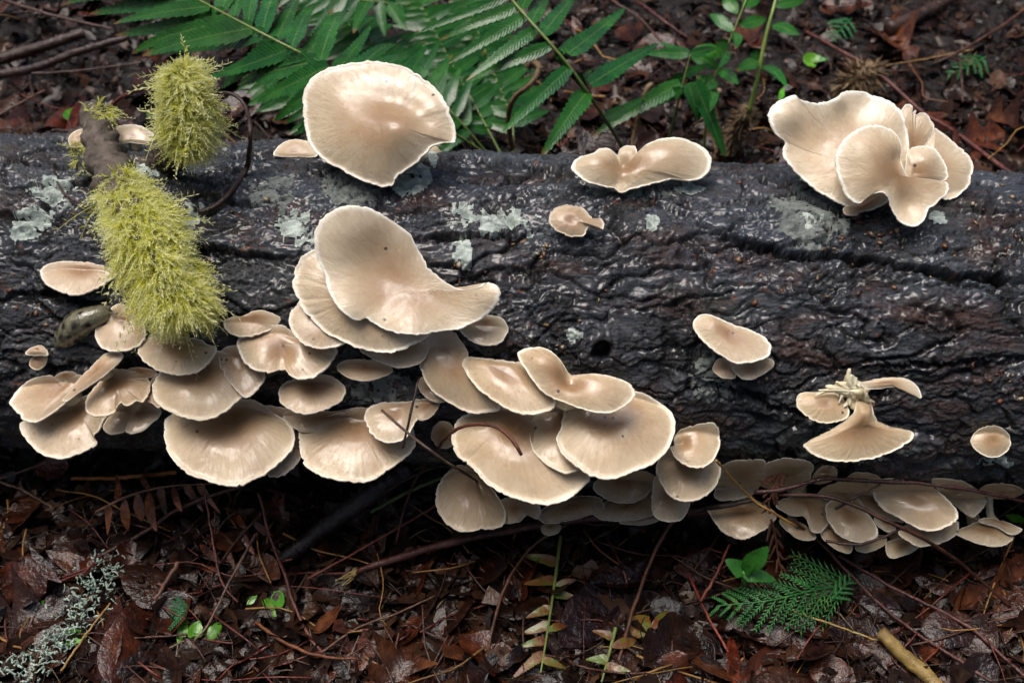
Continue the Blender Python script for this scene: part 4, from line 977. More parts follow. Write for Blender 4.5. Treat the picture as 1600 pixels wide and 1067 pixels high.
for sd_ in range(7):
    V, F, A = pinna_mesh(0 if sd_ < 5 else 1, sd_)
    # droop and twist variants
    q = V[:, 0]; dr = [-.05, -.16, -.26, .05, -.12, -.2, -.3][sd_]; tw = [0, .25, -.3, .15, .5, .6, -.8][sd_]
    V = V.copy(); V[:, 2] += 0
    c, s = np.cos(tw*q), np.sin(tw*q)
    Y, Z = V[:, 1]*c-V[:, 2]*s, V[:, 1]*s+V[:, 2]*c
    PV.append((np.stack([V[:, 0], Y, Z], 1), F, A, dr))
PMESH = {}
def pinna(parent, base, tip, width, up=(0, 0, 1), var=0, mat=None, color=None, o0=None, name='pinna'):
    """place a shared pinna between two points; it sags by the variant's droop"""
    mat = mat or M_FERN; key = (var, mat.name)
    if key not in PMESH:
        V, F, A, dr = PV[var]; V = V.copy(); V[:, 2] = V[:, 2]*.22; V[:, 2] += 0
        PMESH[key] = (V, F, A, dr, {})
    V, F, A, dr, cache = PMESH[key]
    L = float(np.linalg.norm(tip-base)); ratio = max(.08, round(width*1.3/L*16)/16)
    if ratio not in cache:
        W = V.copy(); W[:, 1] *= ratio; W[:, 2] = W[:, 2]/.22*ratio*.55 - dr*4*(W[:, 0]*(1-W[:, 0]))*.35
        cache[ratio] = mesh('pinna', W, F, mat, True, A)
    o = obj(name, cache[ratio], parent, None, color)
    X = unit(tip-base); Y = unit(np.cross(np.array(up, float), X)); Z = np.cross(X, Y)
    M = Matrix(((X[0]*L, Y[0]*L, Z[0]*L, base[0]-o0[0]), (X[1]*L, Y[1]*L, Z[1]*L, base[1]-o0[1]), (X[2]*L, Y[2]*L, Z[2]*L, base[2]-o0[2]), (0, 0, 0, 1)))
    o.matrix_local = M
    return o
def frond(label, pts, r0, pinnae, mat=None, rmat=None, up=(0, -.9, .75), color=None, group='sword fern fronds', name='fern_frond'):
    """pts: 3-D points of the midrib from base to tip; pinnae: (base, tip, width, variant)"""
    P = crom(np.array(pts), 30); o0 = P[0]; root = empty(name, o0); tag(root, label, 'fern', group)
    V, F = tube(P-o0, np.linspace(r0, r0*.4, 30), 8); obj('midrib', mesh('midrib', V, F, rmat or M_RACHIS), root, color=color)
    for b, t, w_, v in pinnae: pinna(root, b, t, w_, up, v, mat, color, o0)
    return root
def auto_pinnae(pts, t0, t1, n, lenf, w, rng, ang=62, droop=.18, up=(0, -.3, 1), plane=None, sides=(-1, 1)):
    P = crom(np.array(pts), 60); T = unit(np.gradient(P, axis=0)); out = []
    for i in range(n):
        t = t0+(t1-t0)*i/(n-1)
        for sg in sides:
            tt = np.clip(t+.006*sg, 0, 1); f = tt*59; j = int(f); p = P[min(j, 59)]; tg = T[min(j, 59)]
            side = unit(np.cross(tg, np.array(up, float)))*sg
            a = R_(ang+rng.normal()*6)
            L = lenf(t)*(1+.10*rng.normal())
            d = unit(tg*math.cos(a)+side*math.sin(a)+np.array([0, 0, -droop+.10*rng.normal()]))
            out.append((p, p+d*L, w*(.8+.4*rng.random())*(.6+.4*L/max(lenf(.4), 1e-6)), int(rng.integers(0, 5))))
    return out
def build_ferns():
    rng = np.random.default_rng(21)
    Z = at_z
    # 1: large frond coming in over the upper left
    r1 = [Z(790, 262, .03), Z(680, 190, .12), Z(590, 140, .19), Z(510, 103, .225), Z(420, 58, .245), Z(310, 0, .25), Z(200, -60, .24)]
    pin = []
    low = [((513, 104), (402, 160)), ((497, 96), (371, 134)), ((478, 87), (380, 120)), ((455, 76), (322, 123)), ((437, 66), (345, 140)), ((412, 54), (250, 84)), ((395, 44), (222, 88)), ((372, 33), (205, 85)),
           ((350, 22), (180, 55)), ((328, 10), (176, 38)), ((305, -2), (140, 22)), ((285, -12), (100, 8)), ((535, 116), (428, 190)), ((556, 126), (460, 212)), ((265, -24), (110, -12)), ((585, 140), (470, 240))]
    upp = [((500, 98), (545, 20)), ((478, 87), (520, 14)), ((455, 76), (495, 5)), ((432, 64), (470, -10)), ((410, 53), (445, -25)), ((388, 40), (430, -40)), ((525, 110), (580, 40)), ((365, 29), (405, -50)), ((345, 19), (385, -60)), ((548, 120), (620, 70)), ((570, 132), (640, 90))]
    for i, (b, t) in enumerate(low): pin.append((Z(*b, .236), Z(*t, .195-.012*(i % 3)), .0150, i % 5))
    for i, (b, t) in enumerate(upp): pin.append((Z(*b, .236), Z(*t, .215-.01*(i % 2)), .0125, (i+2) % 5))
    frond('broad glossy sword fern frond arching above the mossy stub', r1, .0016, pin)
    # 2: frond standing behind the log crest
    r2 = [Z(985, 268, .02), Z(972, 231, .10), Z(947, 189, .15), Z(920, 148, .185), Z(890, 105, .21), Z(856, 64, .23), Z(829, 34, .24), Z(800, 0, .245), Z(770, -40, .245)]
    _q = 0
    zz = lambda y: np.interp(y, [-40, 0, 64, 105, 148, 189, 231], [.245, .245, .23, .21, .185, .15, .10])
    L2 = [((797, -6), (650, 53), 15, 0), ((810, 10), (686, 64), 17, 1), ((822, 24), (700, 100), 20, 0), ((838, 46), (728, 127), 19, 4), ((860, 72), (727, 129), 18, 1), ((890, 106), (784, 208), 25, 0), ((917, 144), (842, 250), 27, 2),
          ((787, -20), (700, 20), 14, 1), ((775, -35), (655, 10), 14, 0), ((830, 36), (858, -6), 24, 1), ((848, 54), (900, -8), 22, 0), ((886, 84), (978, 12), 24, 3), ((922, 132), (1030, 68), 26, 0), ((868, 80), (884, 112), 14, 2),
          ((905, 128), (925, 108), 14, 3), ((815, 14), (845, -30), 18, 2), ((945, 186), (1010, 150), 20, 3), ((900, 118), (918, 146), 14, 1), ((870, 92), (895, 60), 10, 4)]
    pin = [(Z(*b, zz(b[1])), Z(*t, zz(b[1])-.025), w_/1716*1.03*.95, v) for b, t, w_, v in L2]
    frond('near sword fern frond with large serrated leaflets behind the log', r2, .0022, pin)
    # 3: short frond to its right
    r3 = [Z(1040, 252, .02), Z(1046, 216, .06), Z(1062, 150, .12), Z(1079, 84, .16)]
    L3 = [((1063, 130), (920, 216), 22, 1, .10), ((1076, 84), (1006, 84), 16, 0, .15), ((1076, 84), (1030, 66), 14, 3, .15), ((1080, 86), (1118, 76), 16, 1, .15), ((1070, 120), (1030, 148), 18, 2, .10),
          ((1075, 130), (1092, 190), 20, 2, .10), ((1085, 128), (1134, 246), 27, 0, .07), ((1066, 140), (1012, 170), 16, 1, .10), ((1068, 118), (1108, 100), 14, 4, .14)]
    pin = [(Z(*b, .135 if b[1] > 100 else .16), Z(*t, z), w_/1716*1.05, v) for b, t, w_, v, z in L3]
    frond('short fern frond with drooping dark leaflets above the two-lobed cap', r3, .0018, pin)
    # 4: young frond with small twisted leaflets
    r4 = [Z(1098, 252, .02), Z(1108, 150, .10), Z(1130, 90, .14), Z(1166, 0, .19), Z(1180, -40, .20)]
    zz4 = lambda y: np.interp(y, [-40, 0, 90, 150, 252], [.20, .19, .14, .10, .02])
    L4 = [((1146, 50), (1109, 22), 17, 5), ((1152, 22), (1130, -4), 17, 6), ((1156, 40), (1198, 30), 16, 5), ((1146, 52), (1148, 78), 16, 6), ((1134, 86), (1084, 76), 17, 5), ((1124, 108), (1078, 84), 17, 6),
          ((1122, 110), (1154, 132), 14, 5), ((1112, 136), (1088, 120), 16, 5), ((1113, 138), (1108, 176), 17, 6), ((1140, 72), (1118, 66), 14, 6), ((1136, 80), (1122, 108), 14, 6), ((1160, 10), (1190, -8), 16, 5), ((1118, 124), (1096, 140), 18, 6)]
    pin = [(Z(*b, zz4(b[1])), Z(*t, zz4(b[1])+.008), w_/1716*1.08, v) for b, t, w_, v in L4]
    frond('young fern frond with small twisted bright leaflets', r4, .0016, pin, color=(1.25, 1.25, 1.1))
    # 5: hairy stalk rising from an old fern stump
    r5 = [Z(1170, 176, .07), Z(1182, 130, .10), Z(1196, 60, .14), Z(1212, 0, .17), Z(1220, -40, .18)]
    zz5 = lambda y: np.interp(y, [-40, 0, 60, 130, 176], [.18, .17, .14, .10, .07])
    L5 = [((1207, 40), (1249, 55), 16, 5), ((1191, 104), (1230, 138), 17, 6), ((1186, 96), (1150, 112), 17, 5), ((1186, 88), (1172, 84), 12, 6), ((1210, 10), (1258, 0), 15, 5)]
    pin = [(Z(*b, zz5(b[1])), Z(*t, zz5(b[1])+.005), w_/1716*1.08, v) for b, t, w_, v in L5]
    frond('hairy green fern stalk with a few leaflets on an old stump', r5, .0026, pin, color=(1.2, 1.3, 1.05))
    # background fronds: dense low greenery between the big cap and the second frond
    specs = [([(770, 250, .02), (700, 170, .07), (610, 90, .10), (520, 20, .10), (460, -30, .09)], 26, .062, 'low dark fern frond behind the very large round cap'),
             ([(790, 255, .02), (745, 170, .06), (690, 70, .09), (650, -10, .10), (630, -60, .09)], 24, .060, 'low dark fern frond rising between two bright fronds'),
             ([(760, 250, .015), (730, 215, .04), (660, 140, .05), (560, 60, .05), (470, 10, .04)], 22, .055, 'lowest dark fern frond in the shade behind the round cap'),
             ([(800, 255, .02), (800, 190, .05), (770, 110, .07), (740, 30, .08), (720, -40, .08)], 22, .055, 'dark fern frond under the near serrated frond'),
             ([(740, 250, .02), (640, 215, .05), (540, 190, .07), (440, 150, .08), (380, 120, .07)], 20, .050, 'dark drooping fern frond reaching behind the mossy stub'),
             ([(640, 10, .13), (560, 0, .15), (470, -20, .16), (400, -40, .16)], 14, .06, 'far fern frond along the back of the greenery')]
    for pts, n, L, lab in specs:
        P = [on_ground(x, y, z) for x, y, z in pts]
        pins = auto_pinnae(P, .12, .97, n, lambda t, L=L: L*(1-.75*t**2.2)*(.55+.45*min(1, t*4)), .0115, rng)
        frond(lab, P, .0013, pins, color=(.75, .85, .75))
build_ferns()
def fiddle(label, pts, r, mat=M_FUZZ, hairs=220):
    P = crom(np.array(pts), 34); root = empty('dead_fern_crozier', P[0]); tag(root, label, 'fern')
    V, F = tube(P-P[0], np.interp(np.linspace(0, 1, 34), [0, .6, 1], [r, r*.8, r*1.1]), 9, .35); obj('stalk', mesh('stalk', V, F, mat), root)
    mb = MB(); rng = np.random.default_rng(int(r*1e6))
    for i in range(hairs):
        j = rng.integers(0, 34); d = unit(rng.normal(size=3)); p = P[j]+d*r*.8; L = r*(.6+1.2*rng.random()); s = unit(np.cross(d, rng.normal(size=3)))*r*.14
        mb.add(np.array([p-s, p+s, p+d*L+np.array([0, 0, -L*.3])]), [[0, 1, 2]])
    o = mb.mesh('scales', mat, origin=P[0]); c = obj('scales', o, root); c['kind'] = 'stuff'
G_ = on_ground
fiddle('withered brown fern crozier hanging left of the near frond', [at_z(800, 232, .05), at_z(796, 205, .08), at_z(795, 175, .11), at_z(806, 150, .13), at_z(824, 136, .14), at_z(838, 120, .145), at_z(842, 104, .14), at_z(832, 98, .135), at_z(824, 106, .13)], .0030)
fiddle('shaggy brown old fern stump below the hairy stalk', [G_(1136, 246, 0), G_(1146, 220, .02), G_(1158, 192, .05), at_z(1170, 174, .07)], .0085, hairs=500)
fiddle('thin withered stalk behind the two-lobed cap', [G_(985, 262, 0), G_(990, 215, .03), G_(1000, 175, .06), at_z(1010, 140, .09), at_z(1018, 132, .09)], .0024)
fiddle('dry hairy stalk between the short frond and the young frond', [G_(1118, 250, 0), G_(1120, 205, .02), G_(1120, 160, .05), at_z(1124, 142, .07)], .0028)
fiddle('fuzzy brown nub rising behind the ruffled rosette', [G_(1325, 152, .0), G_(1330, 130, .02), G_(1345, 116, .03), G_(1362, 112, .03)], .0125, hairs=700)

# ------------------------------------------------------------------ forest floor
def leaf_mesh(kind, seed, mat):
    rng = np.random.default_rng(100+seed); n = 11
    x = np.linspace(0, 1, n)
    if kind == 'lance': w_ = .15*np.sin(np.clip(x, 0, 1)*math.pi)**.8
    elif kind == 'oval': w_ = .28*np.sin(np.power(x, .8)*math.pi)**.75
    elif kind == 'frag': w_ = .30*(np.sin(x*math.pi)**.5)*(1+.5*pn(x*6, seed, 2))
    else: w_ = .30*np.sin(np.power(x, .7)*math.pi)**.6*(1+.55*np.sin(x*16+seed))    # lobed
    w_ = np.maximum(w_, .006)
    V = []
    curl = rng.uniform(-.6, 1.0); bend = rng.uniform(-.45, .35)
    for yy in (-1, -.5, 0, .5, 1):
        jit = 1+.16*pn(x*7, yy*3+seed, 1.5) if abs(yy) == 1 else 1
        Y = yy*w_*jit; Z = curl*(yy*w_)**2*2.2+bend*(x-.5)**2+.03*pn(x*4, yy*1.5, seed*2.2)+.018*(abs(yy) == .5)
        V.append(np.stack([x-.5, Y, Z], 1))
    V = np.vstack(V); Vb = V.copy(); Vb[:, 2] -= .008
    F = grid_faces(5, n).tolist()
    return mesh(kind+'_leaf', V, F, mat)
KINDS = ['lance', 'lance', 'oval', 'oval', 'frag', 'frag', 'lobed', 'lobed', 'frag', 'oval']
LEAVES = [leaf_mesh(k_, i, M_LEAF) for i, k_ in enumerate(KINDS)]
BLEAVES = [leaf_mesh(k_, i+20, M_BLOTCH) for i, k_ in enumerate(['lance', 'oval', 'lance'])]
GLEAVES = [leaf_mesh(k_, i+40, M_GLEAF) for i, k_ in enumerate(['lance', 'oval', 'lance'])]
def put_leaf(me, P, L, yaw, tilt, roll, label, group, color, name='fallen_leaf'):
    o = obj(name, me, None, P, color); o.scale = (L, L, L)
    o.rotation_euler = (roll, tilt, yaw); tag(o, label, 'leaf', group); return o
def traced_leaf(b, t, wpx, label, me, color=(1, 1, 1), hb=.012, ht=.014, roll=.0, group=None, name='fallen_leaf', ratio=.56):
    """a leaf between two traced ends lying on the litter"""
    A = on_ground(*b, hb); B = on_ground(*t, ht); L = float(np.linalg.norm(B-A))
    X = unit(B-A); up = np.array([0, -.35, 1.0]); Y = unit(np.cross(up, X)); Zv = np.cross(X, Y)
    Y, Zv = Y*math.cos(roll)+Zv*math.sin(roll), -Y*math.sin(roll)+Zv*math.cos(roll)
    W = wpx/1716*np.linalg.norm(A-CAM)/ratio
    o = obj(name, me, None, None, color); C = (A+B)/2
    o.matrix_world = Matrix([[X[i]*L, Y[i]*W, Zv[i]*(L+W)/2, C[i]] for i in range(3)]+[[0, 0, 0, 1]])
    tag(o, label, 'leaf', group); return o
LV_L, LV_O = leaf_mesh('lance', 60, M_LEAF), leaf_mesh('oval', 61, M_LEAF)
for b, t, wp, lab, me, colr, rl in [
    ((872, 1012), (1010, 872), 78, 'large dark glossy purple-brown leaf lying below the red-barked stick', LV_O, (.35, .28, .42), .2),
    ((175, 1075), (225, 930), 70, 'reddish brown leaf standing up with a sharp pale fold', LEAVES[2], (1.2, .8, .7), .7),
    ((150, 1070), (180, 930), 60, 'violet-brown leaf leaning against the folded reddish leaf', LEAVES[3], (.75, .6, .75), -.4),
    ((-15, 900), (112, 935), 72, 'dark red-brown leaf beside the pale strap lichen', LEAVES[3], (.8, .42, .35), .3),
    ((-10, 985), (100, 950), 80, 'flat grey-brown leaf under the strap lichen', LEAVES[6], (.75, .7, .75), 0),
    ((600, 1080), (648, 985), 70, 'brown lobed leaf with a clear midrib at the feet of the litter', LEAVES[6], (1.2, .95, .7), .2),
    ((1150, 1090), (1142, 990), 44, 'pointed chestnut red leaf standing upright', LV_L, (1.5, .65, .45), .2),
    ((1040, 1075), (1075, 1018), 60, 'wet mahogany leaf beside the pointed chestnut leaf', LEAVES[2], (1.3, .65, .45), .2),
    ((1262, 1035), (1340, 1062), 50, 'small caramel leaf near the snapped pale stick', LEAVES[3], (1.9, 1.35, .9), 0),
    ((1340, 1010), (1402, 1032), 50, 'mahogany leaf tucked under the snapped pale stick', LEAVES[2], (1.0, .55, .4), .2),
    ((1130, 985), (1290, 1000), 66, 'broad dark leaf beneath the green cedar spray', LEAVES[7], (.6, .45, .45), 0),
    ((1545, 930), (1610, 870), 50, 'dry curled tan leaf at the end of the red twig', LEAVES[4], (1.8, 1.3, .9), .5),
    ((1490, 955), (1540, 918), 34, 'small tan curled leaf in the litter below the far-end cap', LEAVES[5], (1.7, 1.25, .85), .4),
    ((1440, 915), (1500, 925), 34, 'brown curled leaf below the lowest cap of the crowd', LEAVES[0], (1.2, .9, .7), .4),
    ((1500, 985), (1560, 1010), 60, 'dark torn leaf by the forked red twig', LEAVES[8], (.7, .55, .45), .2),
    ((1550, 960), (1620, 990), 60, 'brown lobed leaf with pale edges by the forked red twig', LEAVES[7], (1.2, .95, .75), .2),
    ((1340, 945), (1410, 960), 40, 'black wet leaf right of the green cedar spray', LEAVES[4], (.35, .3, .35), .2),
    ((395, 870), (440, 905), 36, 'grey-brown leaf at the foot of the dark slanting branch', LEAVES[9], (1.2, 1.0, .9), .2),
    ((560, 820), (600, 860), 46, 'dull grey leaf hanging beside the dark slanting branch', LEAVES[7], (.9, .85, .75), .5),
    ((500, 870), (515, 840), 22, 'small tan leaf against the dark slanting branch', LEAVES[2], (1.7, 1.2, .8), .6),
    ((420, 780), (450, 812), 30, 'dusky pink leaf under the biggest low cap', LEAVES[6], (1.7, 1.1, 1.0), .2),
    ((55, 735), (110, 728), 30, 'faded pink leaf under the leftmost clump', LEAVES[5], (2.2, 1.6, 1.5), .2),
    ((128, 905), (152, 870), 26, 'square orange-brown leaf scrap among dark twigs', LEAVES[4], (1.9, 1.1, .7), .3),
    ((1490, 230), (1570, 205), 50, 'big curled russet leaf behind the ruffled rosette', LEAVES[7], (1.5, 1.0, .8), .3),
    ((1500, 215), (1530, 250), 34, 'small hanging brown leaf beside the big russet one', LEAVES[2], (1.4, .95, .75), .5),
    ((1370, 40), (1430, 90), 46, 'large pale brown leaf far behind the ruffled rosette', LEAVES[6], (1.5, 1.1, .8), .2),
    ((965, 60), (1005, 35), 34, 'dark russet leaf behind the near serrated frond', LEAVES[2], (1.1, .8, .65), .2),
    ((930, 150), (965, 120), 34, 'shaded russet leaf under the near serrated frond', LEAVES[3], (1.0, .6, .5), .2),
    ((1150, 40), (1190, 75), 34, 'brown leaf behind the young frond', LEAVES[7], (1.1, .8, .6), .2),
    ((75, 210), (112, 165), 30, 'orange-brown leaf behind the bare branch tip', LEAVES[2], (1.9, .9, .5), .4),
    ((20, 205), (40, 160), 30, 'dark brown leaf behind the left end of the log', LEAVES[3], (.9, .6, .5), .4),
    ((105, 215), (130, 150), 30, 'rusty leaf standing beside the bare branch tip', LEAVES[0], (1.8, .8, .45), .4)]:
    traced_leaf(b, t, wp, lab, me, colr, roll=rl)
# yellow-green blotched dying leaflets
for b, t, wp, lab, me, colr in [
    ((278, 1008), (292, 962), 20, 'lime green dying leaflet, left of a clump of three', GLEAVES[0], (1.5, 1.2, .5)),
    ((300, 1000), (312, 970), 16, 'lime green dying leaflet between two others', GLEAVES[1], (1.5, 1.2, .5)),
    ((325, 1000), (345, 970), 26, 'lime leaflet with a torn edge beside a dark twig', GLEAVES[2], (1.5, 1.2, .5)),
    ((385, 945), (402, 930), 12, 'small bright green leaflet beside the red twig', GLEAVES[0], (1.5, 1.2, .5)),
    ((408, 930), (430, 962), 20, 'bright green leaflet hanging by the red twig', GLEAVES[2], (1.5, 1.2, .5)),
    ((430, 925), (442, 950), 16, 'green leaflet in the shade of the dark slanting branch', GLEAVES[1], (1.2, 1.2, .8)),
    ((92, 1000), (138, 992), 18, 'fresh green leaflet lying on the strap lichen', GLEAVES[1], (1.6, 1.6, .9)),
    ((42, 945), (80, 940), 12, 'small green leaflet above the flat grey-brown leaf', GLEAVES[0], (1.3, 1.4, .8)),
    ((988, 992), (1015, 962), 26, 'green and rust blotched leaflet on the large dark leaf tip', BLEAVES[1], (1.3, 1.3, 1)),
    ((1015, 985), (1045, 952), 18, 'orange and green blotched leaflet by the large dark leaf', BLEAVES[0], (1.3, 1.0, .9)),
    ((1255, 100), (1282, 90), 18, 'lime green leaf scrap behind the hairy stalk', GLEAVES[1], (1.5, 1.2, .5)),
    ((1258, 98), (1295, 92), 14, 'blue-green leaf scrap behind the ruffled rosette', GLEAVES[0], (.8, 1.3, 1.3)),
    ((1218, 158), (1224, 138), 12, 'thin green blade left of the ruffled rosette', GLEAVES[0], (1.5, 1.6, .9)),
    ((105, 190), (118, 170), 14, 'small fresh green leaf behind the bare branch', GLEAVES[1], (1.4, 1.5, .8)),
    ((225, 190), (240, 172), 22, 'dark green curled leaf behind the sliver of pale cap', GLEAVES[2], (.7, .9, .7)),
    ((1570, 805), (1605, 815), 16, 'yellow-green blade beside the frilled far-end cap', GLEAVES[0], (1.6, 1.4, .6))]:
    traced_leaf(b, t, wp, lab, me, colr, roll=.2, name='leaflet', ratio=.4)
# random brown leaves, picked over the visible floor
LANDMARKS = [(120, 720, 'below the leftmost clump of caps'), (70, 1000, 'near the strap lichen'), (340, 790, 'under the biggest low cap'), (310, 985, 'near the lime green leaflets'), (530, 830, 'beside the dark slanting branch'),
             (560, 900, 'near the frayed end of the red-barked stick'), (720, 850, 'under the lowest brown wet cap'), (650, 1010, 'near the brown lobed leaf with a clear midrib'), (860, 950, 'beside the dying fern frond'), (950, 940, 'near the large purple-brown leaf'),
             (1050, 860, 'under the tongue shaped cap'), (1090, 1010, 'near the pointed chestnut leaf'), (1170, 890, 'around the green seedling'), (1230, 970, 'by the green cedar spray'), (1400, 900, 'under the crowd of caps below the log'), (1410, 1030, 'near the snapped pale stick'),
             (1540, 1000, 'by the forked red twig'), (1560, 890, 'under the far-end brownish cap'), (60, 110, 'behind the log near the thick corner stick'), (130, 200, 'behind the log near the bare branch stub'), (400, 130, 'under the broad fern frond behind the log'), (680, 130, 'under the dark low ferns'),
             (960, 130, 'behind the near serrated fern frond'), (1070, 60, 'behind the short fern frond'), (1160, 150, 'around the shaggy fern stump'), (1330, 60, 'behind the ruffled rosette near the fuzzy nub'), (1470, 40, 'far behind the rosette near the root-like stick'), (1500, 150, 'behind the rosette beside the long red twig'), (1570, 230, 'just behind the log beyond the rosette')]
def where(px, py): return min(LANDMARKS, key=lambda q: (q[0]-px)**2+(1.3*(q[1]-py))**2)[2]
def scatter_leaves():
    rng = np.random.default_rng(5); cnt = 0
    kinds = [('wet dark brown', (.38, .34, .34)), ('rusty red-brown', (.95, .6, .46)), ('dull tan', (1.25, 1.0, .78)), ('violet-grey', (.5, .46, .56))]
    shp = {'lance': 'narrow', 'oval': 'oval', 'frag': 'torn', 'lobed': 'lobed'}
    while cnt < 262:
        front = rng.random() < .52
        px = rng.uniform(-40, 1640); py = rng.uniform(760, 1090) if front else rng.uniform(-25, 275)
        P = on_ground(px, py, 0)
        if front and (P-LOG_C)@LV > -.06: continue
        k_ = rng.choice(4, p=[.34, .38, .14, .14]); nm, c0 = kinds[k_]
        L = rng.uniform(.022, .055)*(1.0 if front else 1.35)
        li = int(rng.integers(0, len(LEAVES)))
        P = P+np.array([0, 0, .006+.010*rng.random()])
        v = rng.uniform(.7, 1.4)
        put_leaf(LEAVES[li], P, L, rng.uniform(0, 6.28), rng.normal()*.30, rng.normal()*.38+.15, '%s %s fallen leaf %s' % (nm, shp[KINDS[li]], where(px, py)), 'brown leaves fallen on the ground', tuple(x*v for x in c0)); cnt += 1
scatter_leaves()
# uncountable litter: crumbs, leaf bits, needles
def litter():
    rng = np.random.default_rng(9); VV, FF, AA = [], [], []; base = 0
    def spots(n, x0, x1, y0, y1, front):
        P = on_ground(rng.uniform(x0, x1, n), rng.uniform(y0, y1, n), 0.0)
        if front: P = P[((P-LOG_C)@LV < -.02) | (rng.random(len(P)) < .5)]
        return P
    P = np.vstack([spots(10000, -120, 1720, 690, 1120, True), spots(11000, -150, 1750, -60, 290, False)])
    nf = len(P); P = P+np.stack([np.zeros(nf), np.zeros(nf), .001+.012*rng.random(nf)**2], 1)
    yaw = rng.uniform(0, 6.283, nf); v = rng.beta(1.6, 2.4, nf)
    d = np.stack([np.cos(yaw), np.sin(yaw), rng.normal(size=nf)*.25], 1); s_ = np.stack([-np.sin(yaw), np.cos(yaw), rng.normal(size=nf)*.4], 1); u = np.cross(d, s_)
    nd = rng.random(nf) < .5
    # needles and fibres
    i = np.where(nd)[0]; m = len(i); L = rng.uniform(.010, .036, m)[:, None]; w_ = rng.uniform(.0003, .0008, m)[:, None]
    D, S_, U, Q = d[i], s_[i], u[i], P[i]
    bend = U*L*rng.normal(size=(m, 1))*.12+S_*L*rng.normal(size=(m, 1))*.1
    V = []
    for q, f in ((Q-D*L/2, .5), (Q+bend, 1), (Q+D*L/2, .5)):
        r = w_*f; V += [q+S_*r, q-S_*r*.5+U*r*.8, q-S_*r*.5-U*r*.8]
    V = np.stack(V, 1).reshape(-1, 3)
    f0 = np.array([[0, 1, 4, 3], [1, 2, 5, 4], [2, 0, 3, 5], [3, 4, 7, 6], [4, 5, 8, 7], [5, 3, 6, 8]])
    FF += (np.arange(m)[:, None, None]*9+f0).reshape(-1, 4).tolist(); VV.append(V); AA.append(np.repeat(np.clip(v[i]*1.2, 0, 1), 9)); base += len(V)
    # crumbs
    i = np.where(~nd)[0]; m = len(i); L = rng.uniform(.004, .017, m)[:, None]; w_ = L*rng.uniform(.25, .7, (m, 1)); c = rng.normal(size=(m, 1))*.3
    D, S_, U, Q = d[i], s_[i], u[i], P[i]
    V = np.stack([Q-D*L*.5-S_*w_*.25, Q-D*L*.5+S_*w_*.3, Q+U*c*L-S_*w_*.55, Q+U*c*L*.8+S_*w_*.5, Q+D*L*.5-S_*w_*.3, Q+D*L*.5+S_*w_*.2, Q+D*L*.72+U*c*L*.3], 1)
    V = (V+rng.normal(size=V.shape)*L[:, :, None]*.06).reshape(-1, 3); k = np.arange(m)[:, None]*7+base
    FF += (k[:, None]+np.array([[0, 2, 3, 1], [2, 4, 5, 3]])).reshape(-1, 4).tolist()+(k[:, None]+np.array([[4, 6, 5]])).reshape(-1, 3).tolist()
    VV.append(V); AA.append(np.repeat(v[i]*.9, 7)); base += len(V)
    # withered leaf scraps, curled
    for n, args in ((900, (-100, 1700, 745, 1110, True)), (1500, (-150, 1750, -50, 285, False))):
        Q = spots(n, *args)
        for p in Q:
            me = LSCRAP[rng.integers(0, len(LSCRAP))]; L = rng.uniform(.012, .034)
            a1, a2, a3 = rng.uniform(0, 6.283), rng.normal()*.4, rng.normal()*.45
            R3 = np.array((Matrix.Rotation(a1, 3, 'Z') @ Matrix.Rotation(a2, 3, 'Y') @ Matrix.Rotation(a3, 3, 'X')))
            V = me[0]*L@R3.T+p+np.array([0, 0, .002+.010*rng.random()])
            VV.append(V); FF += (me[1]+base).tolist(); AA.append(np.full(len(V), np.clip(rng.beta(2.2, 2.4), 0, .93))); base += len(V)
    o = obj('leaf_litter', mesh('leaf_litter', np.vstack(VV), FF, M_LITTER, True, {'var': np.concatenate(AA)})); tag(o, 'carpet of brown needles, crumbs and leaf bits on the ground', 'litter', None, 'stuff')
LSCRAP = []
for me_ in LEAVES:
    co = np.zeros(len(me_.vertices)*3); me_.vertices.foreach_get('co', co)
    LSCRAP.append((co.reshape(-1, 3), grid_faces(5, 11)))
litter()

